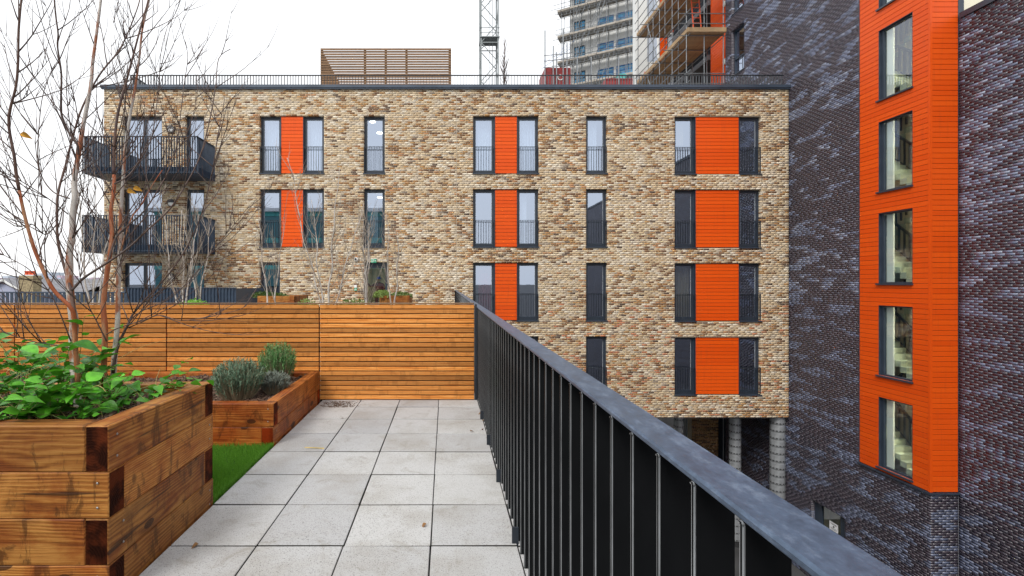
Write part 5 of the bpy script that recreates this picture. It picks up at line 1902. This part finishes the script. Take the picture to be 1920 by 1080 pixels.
sc = empty('tube_scaffold', (13.1, 26, GROUND), 'galvanised tube scaffold with timber decks beside the dark brick tower', 'scaffold')
SXL, SXR, SYN, SYF = 12.1, 13.95, 23.5, 29.4
ys = [SYN + (SYF - SYN) * i / 4 for i in range(5)]
for yy in ys:
    pole(sc, (SXL, yy, GROUND), (SXL, yy, 19.5)); pole(sc, (SXR, yy, GROUND), (SXR, yy, 19.5))
decks = (10.85, 13.85, 16.85)
nbd = 8
for zd in decks:
    bw_ = (SXR - SXL) / nbd
    bmh = bevel_box_mesh('deck_board', SYF - SYN + .3, bw_ - .012, .04, .003, M['scaf_board'])
    for i in range(nbd):
        link('deck_board', bmh, sc, (SXL + (i + .5) * bw_, (SYN + SYF) / 2, zd + rnd.uniform(-.004, .004)), (0, 0, R(90)))
    q = MB(); q.box(SXL - .03, SXR + .05, SYN - .19, SYN - .15, zd + .02, zd + .24); q.build_w('toe_board', M['scaf_board'], sc)
    q = MB(); q.box(SXL - .045, SXL - .005, SYN - .14, SYF + .1, zd + .02, zd + .22); q.build_w('toe_board', M['scaf_board'], sc)
    for yy in ys:
        pole(sc, (SXL - .45, yy + .05, zd - .06), (SXR + .05, yy + .05, zd - .06))
    for hh in (.5, 1.0):
        pole(sc, (SXL - .03, SYN - .5, zd + hh), (SXL - .03, SYF + .4, zd + hh)); pole(sc, (SXL - .4, SYN - .04, zd + hh), (SXR + .08, SYN - .04, zd + hh))
    for xx in (SXL, SXR):
        pole(sc, (xx + .04, SYN - .3, zd - .12), (xx + .04, SYF + .3, zd - .12))
    pole(sc, (SXL - .05, ys[2], zd - .1), (SXL - .05, ys[3], zd + 2.85))
    for hh in (1.6, 2.2):
        pole(sc, (SXL - .06, SYN - .2, zd + hh), (SXL - .06, SYF + .3, zd + hh))
    for yy in ys[1:4]:
        pole(sc, (SXL - .02, yy - .7, GROUND), (SXL - .02, yy - .7, zd + 1.2), .02)
    pole(sc, (13.0, SYN + .02, zd - 2.9), (13.0, SYN + .02, zd + 2.9))
lad = MB()
for s_ in (-.2, .2): lad.bar((13.0 + s_, 24.1, 14.0), (13.15 + s_, 24.9, 18.2), .05, .03)
for i in range(14):
    t = i / 13; lad.bar((12.8 + .15 * t, 24.1 + .8 * t, 14.2 + 3.9 * t), (13.2 + .15 * t, 24.1 + .8 * t, 14.2 + 3.9 * t), .025, .025)
tag(lad.build_w('ladder', M['terracotta']), 'red ladder standing on the scaffold deck beside the tower', 'ladder')

# ---- white and orange block behind that scaffold
wb = empty('white_orange_block', (16, 33, GROUND), 'white block with orange panels and pale windows seen through the scaffold', 'building')
WBY = 31.5
wx0 = P(1192, 0, WBY).x
wopen = []
q = MB()
for zf in (9.5, 12.6, 15.7, 18.8):
    wopen.append((P(1213, 0, WBY).x, P(1235, 0, WBY).x, zf + .5, zf + 2.4)); wopen.append((P(1253, 0, WBY).x, P(1275, 0, WBY).x, zf + .5, zf + 2.4))
wall_panel(q, (0, WBY, 0), (1, 0, 0), (0, -1, 0), wx0, 22, GROUND, 26, wopen, reveal=.15)
q.box(wx0, wx0 + .2, WBY + .01, WBY + .5, GROUND, 26); q.box(wx0 + .21, 22, WBY + .4, WBY + .5, GROUND, 26)
q.build_w('wall', M['white_render'], wb)
for (a, b, c, d) in wopen:
    q = MB(); e = .06; q.box(a, a + e, WBY + .08, WBY + .14, c, d); q.box(b - e, b, WBY + .08, WBY + .14, c, d); q.box(a + e, b - e, WBY + .08, WBY + .14, d - e, d); q.box(a + e, b - e, WBY + .08, WBY + .14, c, c + e)
    wo = q.build_w('window', M['white'], wb)
    q = MB(); q.quad((a, WBY + .12, c), (b, WBY + .12, c), (b, WBY + .12, d), (a, WBY + .12, d)); q.build_w('pane', M['sky_paint_pane'], wo)
om = {}
for zf in (9.5, 12.6, 15.7, 18.8):
    for (pa, pb, zlo, zhi) in ((1236, 1252, zf + .4, zf + 2.5), (1208, 1276, zf + 2.5, zf + 3.0)):
        a, b = P(pa, 0, WBY).x, P(pb, 0, WBY).x
        k = (pa, pb)
        if k not in om: om[k] = bevel_box_mesh('board', b - a, .024, .14, .003, M['orange'])
        z = zlo + .07
        while z < zhi:
            link('board', om[k], wb, ((a + b) / 2, WBY - .02, z)); z += .15

# ---- far scaffolded tower
ft = empty('blue_window_tower', (19, 57, GROUND), 'white tower with blue framed windows wrapped in tube scaffold', 'building')
A = Vector((15.4, 58.0, 0)); U = Vector((.878, -.478, 0)).normalized(); Nn = Vector((U.y, -U.x, 0))
if Nn.y > 0: Nn = -Nn
LW = 7.75
def T(u, d, z): return A + U * u + Nn * d + Vector((0, 0, z))
stz = [25.0 + 3.1 * i for i in range(6)]
fop = []
for zf in stz:
    fop.append((3.3, 5.2, zf + .55, zf + 2.0)); fop.append((5.5, 7.5, zf + .55, zf + 2.0)); fop.append((.5, 1.9, zf + .1, zf + 2.3))
q = MB(); wall_panel(q, A, U, Nn, 0, LW, GROUND, 45, fop, reveal=.3)
q.quad(T(LW, 0, GROUND), T(LW, -9, GROUND), T(LW, -9, 45), T(LW, 0, 45)); q.quad(T(0, 0, GROUND), T(0, -9, GROUND), T(0, -9, 45), T(0, 0, 45))
q.build_w('wall', M['white_render'], ft)
blue_frame = simple('blue_window_frame', (0.03, 0.16, 0.42), .4)
for k, (a, b, c, d) in enumerate(fop):
    q = MB()
    for uu in (a + .05, (a + b) / 2, b - .05): q.obox(T(uu, -.12, (c + d) / 2), U, Nn, (0, 0, 1), .05, .04, (d - c) / 2)
    for zz in (c + .05, d - .05, c + (d - c) * .62): q.obox(T((a + b) / 2, -.12, zz), U, Nn, (0, 0, 1), (b - a) / 2, .035, .05)
    wo = q.build_w('window', blue_frame if k % 3 != 2 else M['frame'], ft)
    q = MB(); q.quad(T(a, -.14, c), T(b, -.14, c), T(b, -.14, d), T(a, -.14, d)); q.build_w('pane', M['glass_blue'], wo)
q = MB(); q.obox(T(LW / 2, -4, 20), U, Nn, (0, 0, 1), LW / 2 - .1, .1, 25); q.build_w('core_wall', M['dark_void'], ft)
fs = empty('tower_scaffold', tuple(T(3.5, 1, GROUND)), 'dense tube scaffold with grey decks wrapping the far white tower', 'scaffold')
q = MB(); r5 = random.Random(55)
for u in [(-.6 + i * 1.05) for i in range(9)]:
    for dd in (.35, 1.5): q.tube([T(u, dd, GROUND), T(u, dd, 44)], .036, 5)
for u in (.9, 1.2, 7.2, 7.5, 7.9, 8.2): q.tube([T(u, 1.6, GROUND), T(u, 1.6, 44)], .036, 5)
for zf in stz:
    for hh in (-.15, .5, 1.0):
        for dd in (.35, 1.55): q.tube([T(-1.3 - r5.random() * .6, dd, zf + hh), T(LW + .6, dd, zf + hh)], .028, 5)
    for i in range(9):
        u = -.6 + i * 1.05
        q.tube([T(u, -.1, zf - .1), T(u, 2.0 + r5.random() * .3, zf - .1)], .028, 5)
    for i in range(7):
        u = r5.uniform(-.5, 6.5); q.tube([T(u, 1.6, zf - .1), T(u + 1.1, 1.6, zf + 3.0)], .028, 5)
    for k in range(16): u = -.6 + k * .55; q.tube([T(u, 1.55, zf - .42), T(u, 1.55, zf + .12)], .03, 4)
    q.tube([T(-.8, 1.55, zf - .42), T(LW + .4, 1.55, zf - .42)], .028, 5)
q.build_w('poles', M['galv'], fs)['kind'] = 'stuff'
for zf in stz:
    q = MB(); q.obox(T(LW / 2 - .3, .95, zf), U, Nn, (0, 0, 1), LW / 2 + .8, .62, .05); q.build_w('deck', M['scaf_board_grey'], fs)
    q = MB(); q.obox(T(LW / 2 - .3, 1.62, zf + .14), U, Nn, (0, 0, 1), LW / 2 + .8, .02, .11); q.build_w('toe_board', M['scaf_board_grey'], fs)

# ---- tower crane mast
cy = 48.0
cxa, cxb = P(902, 0, cy).x, P(934, 0, cy).x
wd = cxb - cxa
cr = empty('tower_crane_mast', ((cxa + cxb) / 2, cy, GROUND), 'grey green lattice mast of a tower crane above the roof', 'crane')
q = MB()
for xx in (cxa, cxb):
    for yy in (cy, cy + wd): q.bar((xx, yy, GROUND), (xx, yy, 52), .13, .13)
q.build_w('chord', M['crane'], cr)
q = MB()
bay_h = 2.0
z = GROUND
k = 0
while z < 50:
    for (a, b) in (((cxa, cy), (cxb, cy)), ((cxa, cy + wd), (cxb, cy + wd)), ((cxa, cy), (cxa, cy + wd)), ((cxb, cy), (cxb, cy + wd))):
        s_, e_ = (a, b) if k % 2 == 0 else (b, a)
        q.bar((s_[0], s_[1], z), (e_[0], e_[1], z + bay_h), .07, .07)
        if k % 3 == 0: q.bar((a[0], a[1], z), (b[0], b[1], z), .08, .08)
    z += bay_h; k += 1
q.build_w('bracing', M['crane'], cr)
for zz in (19.9, 26.5, 33):
    q = MB(); q.box(cxa - .1, cxb + .15, cy - .15, cy + wd, zz, zz + .08); q.box(cxa - .1, cxb + .15, cy - .15, cy - .1, zz + .45, zz + .5); q.box(cxa - .1, cxb + .15, cy - .15, cy - .1, zz + .95, zz + 1.0)
    q.build_w('rest_platform', M['crane'], cr)
q = MB(); q.bar((cxa + .9, cy + .8, GROUND), (cxa + .9, cy + .8, 50), .05, .05); q.bar((cxa + 1.25, cy + .8, GROUND), (cxa + 1.25, cy + .8, 50), .05, .05); q.build_w('ladder', M['crane'], cr)

# ---- tall bare poplar by the crane
r6 = random.Random(66)
b_ = P(946, 0, 55); b_.z = GROUND
po = empty('bare_poplar', b_, 'tall bare poplar beside the crane mast', 'tree')
q = MB(); pts = [Vector((b_.x + r6.uniform(-.08, .08), 55, GROUND + (EYE + (VY - 70) / F * 55 - GROUND) * i / 12)) for i in range(13)]
q.tube(pts, rad_taper(13, .3, .03), 7); q.build_w('trunk', M['twig'], po, True)
q = MB()
for k in range(260):
    t = r6.uniform(.35, .98); i = int(t * 11.99); p = pts[i].lerp(pts[i + 1], t * 12 - i)
    a = r6.uniform(0, 6.28)
    pth = arc(p, (math.cos(a) * .6, math.sin(a) * .6, 1), r6.uniform(2.0, 6.5) * (1.2 - t), -.6, 6, r6, .08)
    q.tube(pth, [.035 * (1 - .7 * j / 6) for j in range(7)], 4)
q.build_w('twigs', M['twig'], po)['kind'] = 'stuff'

# ---- site cabins and poles on a gantry beyond the roof
gy = 40.0
def GP(px, py): return P(px, py, gy)
gan = empty('site_gantry', (10.5, gy, GROUND), 'raised site gantry behind the roof railing with loose scaffold poles', 'gantry')
zd = GP(0, 172).z
q = MB(); q.box(GP(1012, 0).x, GP(1200, 0).x, gy - 1.3, gy + 1.8, zd - .15, zd); q.build_w('deck', M['scaf_board_grey'], gan)
for px in (1016, 1031, 1037, 1049, 1056, 1075, 1100, 1150, 1195):
    t_ = {1016: 72, 1049: 70, 1031: 100, 1037: 112, 1056: 95}.get(px, 120)
    for dy in (0,): pole(gan, (GP(px, 0).x, gy - 1.25, GROUND), (GP(px, 0).x, gy - 1.25, GP(0, t_).z), .05)
for py in (118, 128, 140):
    pole(gan, (GP(1014, 0).x, gy - 1.28, GP(0, py).z), (GP(1075, 0).x, gy - 1.28, GP(0, py - 6).z), .03)
q = MB()
for i in range(9):
    t = i / 8; q.bar((GP(1014 + 52 * t, 0).x, gy - 1.3, GP(0, 128 - 34 * t).z), (GP(1017 + 52 * t, 0).x, gy - 1.3, GP(0, 124 - 34 * t).z), .02, .02)
q.bar(GP(1014, 130), GP(1068, 92), .03, .03); q.bar(GP(1014, 122), GP(1068, 88), .02, .02)
q.build_w('netting', M['blue_sheet'], gan)
cbn = empty('red_site_cabin', (GP(1040, 0).x, gy, zd), 'dark red steel site cabin with a round emblem behind the roof railing', 'cabin')
q = MB(); a, b = GP(1017, 0).x, GP(1064, 0).x; zt_ = GP(0, 137).z
q.box(a, b, gy - 1.0, gy + 1.4, zd, zt_); q.build_w('body', M['red_paint'], cbn)
q = MB(); x = a + .05
while x < b - .05:
    q.box(x, x + .06, gy - 1.03, gy - 1.001, zd + .05, zt_ - .05); x += .14
q.build_w('ribs', M['red_paint'], cbn)
q = MB(); q.lathe([(.24, 0), (.24, -.02), (.18, -.02), (.18, 0)], (GP(1045, 0).x, gy - 1.035, GP(0, 155).z), 24, 'Y'); q.build_w('emblem', M['white'], cbn)
sk_ = MB(); a, b = GP(1129, 0).x, GP(1180, 0).x
sk_.box(a, b, gy - .9, gy + .6, zd, GP(0, 156).z); sk_.box(a - .05, b + .05, gy - .95, gy - .9, GP(0, 158).z, GP(0, 156).z)
tag(sk_.build_w('red_skip', M['red_paint']), 'low red steel skip behind the roof railing', 'skip')
q = MB(); a, b = GP(1156, 0).x, GP(1170, 0).x; q.box(a, b, gy - .5, gy + .2, GP(0, 156).z + .01, GP(0, 143).z); q.box(a + .05, b - .05, gy - .52, gy - .501, GP(0, 153).z, GP(0, 146).z)
tag(q.build_w('teal_crate', M['teal']), 'teal crate standing in the red skip', 'crate')

# ---- houses to the left
def gable_house(cx, Y, wd_, dp, eave, ridge, wall, label, axis='Y'):
    o = empty('terraced_house', (cx, Y, GROUND), label, 'house', 'old houses beyond the left fence')
    q = MB()
    a, b = cx - wd_ / 2, cx + wd_ / 2
    if axis == 'Y':       # gable faces the viewer
        q.v += [(a, Y, GROUND), (b, Y, GROUND), (b, Y, eave), (cx, Y, ridge), (a, Y, eave), (a, Y + dp, GROUND), (b, Y + dp, GROUND), (b, Y + dp, eave), (cx, Y + dp, ridge), (a, Y + dp, eave)]
        q.f += [(0, 1, 2, 3, 4), (9, 8, 7, 6, 5), (1, 6, 7, 2), (0, 4, 9, 5)]
    else:
        ym = Y + dp / 2
        q.box(a, b, Y, Y + dp, GROUND, eave)
    q.build_w('wall', M[wall], o)
    q = MB()
    if axis == 'Y':
        for sgn, xe in ((-1, a - .3), (1, b + .3)):
            n = Vector((ridge - eave, 0, abs(xe - cx))).normalized()
            ze = ridge - (ridge - eave) * (wd_ / 2 + .3) / (wd_ / 2)
            for t0, t1 in ((0.02, .16),):
                q.v += [(cx, Y - .25, ridge + t0), (xe, Y - .25, ze + t0), (xe, Y + dp, ze + t0), (cx, Y + dp, ridge + t0), (cx, Y - .25, ridge + t1), (xe, Y - .25, ze + t1), (xe, Y + dp, ze + t1), (cx, Y + dp, ridge + t1)]
                m = len(q.v) - 8
                q.f += [tuple(m + i for i in f) for f in ((0, 1, 2, 3), (4, 5, 6, 7), (0, 1, 5, 4), (1, 2, 6, 5), (2, 3, 7, 6))]
    else:
        ym = Y + dp / 2
        n_course = 8
        for k in range(n_course):
            t0, t1 = k / n_course, (k + 1) / n_course
            y0_, y1_ = Y - .3 + (ym - Y + .3) * t0, Y - .3 + (ym - Y + .3) * t1
            z0_, z1_ = eave - .1 + (ridge - eave + .1) * t0, eave - .1 + (ridge - eave + .1) * t1
            q.quad((a - .2, y0_, z0_ + .05), (b + .2, y0_, z0_ + .05), (b + .2, y1_, z1_), (a - .2, y1_, z1_)); q.quad((a - .2, y0_, z0_), (b + .2, y0_, z0_), (b + .2, y0_, z0_ + .05), (a - .2, y0_, z0_ + .05))
        q.quad((a - .2, ym, ridge), (b + .2, ym, ridge), (b + .2, Y + dp + .3, eave - .1), (a - .2, Y + dp + .3, eave - .1))
    q.build_w('roof', M['slate'], o)
    if axis == 'Y':
        q = MB()
        for sgn in (-1, 1):
            q.bar((cx, Y - .28, ridge - .02), (cx + sgn * (wd_ / 2 + .3), Y - .28, ridge - (ridge - eave) * (wd_ / 2 + .3) / (wd_ / 2) - .02), .04, .2)
        q.build_w('bargeboard', M['white_render'], o)
    return o


gable_house(P(9, 0, 48).x, 48, 5.2, 9, P(0, 553, 48).z, P(0, 524.5, 48).z, 'lilac_wall', 'house with a lilac boarded gable at the left edge, behind the slat fence')
h2 = gable_house(P(98, 0, 52).x, 52, 5.8, 8, P(0, 552, 52).z, P(0, 531, 52).z, 'stock_brick', 'house with a long grey slate roof behind the birch trunks', 'X')
gable_house(P(112, 0, 60).x, 60, 5, 8, P(0, 546, 60).z, P(0, 525, 60).z, 'stock_brick', 'house gable peeping over the slate roof, farther back')
ch = empty('chimney_stack', (P(48, 0, 47).x, 47, GROUND), 'broad brick chimney with three red pots beside the lilac gable', 'chimney')
a, b = P(35, 0, 47).x, P(62, 0, 47).x
q = MB(); q.box(a, b, 47, 48.0, GROUND, P(0, 523, 47).z); q.box(a - .08, b + .08, 46.92, 48.08, P(0, 522.9, 47).z, P(0, 520, 47).z); q.box(a, b, 47, 48, P(0, 519.9, 47).z, P(0, 517, 47).z); q.build_w('stack', M['stock_brick'], ch)
q = MB(); q.box(a + .02, b - .02, 47.02, 47.98, P(0, 516.9, 47).z, P(0, 515.2, 47).z); q.build_w('flaunching', M['white_render'], ch)
for px in (41.5, 48.5, 55):
    q = MB(); zb_ = P(0, 515.2, 47).z; q.lathe([(.17, 0), (.15, .3), (.19, .33), (.19, .40), (.13, .40), (.13, .2)], (P(px, 0, 47).x, 47.5, zb_), 14); q.build_w('pot', M['terracotta'], ch, True)

# ---- far city
r7 = random.Random(77)
ORD = ['leftmost', 'second', 'third', 'fourth', 'fifth', 'sixth', 'seventh', 'eighth', 'ninth', 'tenth']
for k in range(10):
    px = -14 + k * 20.5 + r7.uniform(-4, 4)
    Y = r7.uniform(420, 700)
    w_ = r7.uniform(8, 17)
    top = r7.uniform(507, 524)
    a, b = P(px, 0, Y).x, P(px + w_, 0, Y).x
    o = empty('city_building', ((a + b) / 2, Y, GROUND), 'far pale city block on the skyline, %s from the left edge' % ORD[k] if k else 'far pale city block on the skyline, leftmost of all', 'building', 'far city buildings on the skyline')
    q = MB(); q.box(a, b, Y, Y + 20, GROUND, P(0, top, Y).z); q.build_w('body', M['tower_hazed' if k % 3 else 'tower_rose_hazed'], o)
    q = MB()
    zt_ = P(0, top, Y).z; z = zt_ - 2.2
    while z > -4:
        q.box(a + 1, b - 1, Y - .3, Y - .01, z - 1.3, z); z -= 3.3
    q.build_w('window_band', M['glass'], o)

# ---- glazed block behind the viewpoint (mirrored in the facade windows)
bb = empty('glazed_block', (-14, -18, GROUND), 'teal glazed block behind the viewpoint, mirrored in the facade windows', 'building')
q = MB(); q.box(-34, -2.5, -30, -16.2, GROUND, 9.6); q.build_w('body', M['concrete_grey'], bb)
q = MB(); q.box(-34.5, -2, -30.5, -15.4, 9.6, 10.0); q.build_w('roof', M['white_render'], bb)
for k in range(5):
    z0 = -6 + k * 3.1
    q = MB(); q.box(-33.8, -2.7, -16.19, -16.0, z0 + .3, z0 + 2.7); q.build_w('glazing', simple('teal_panel_%d' % k, (0.05, 0.20, 0.22), .15), bb)
    q = MB(); q.box(-33.9, -2.6, -16.15, -15.9, z0 + 2.72, z0 + 3.3); q.build_w('spandrel', M['teal'], bb)
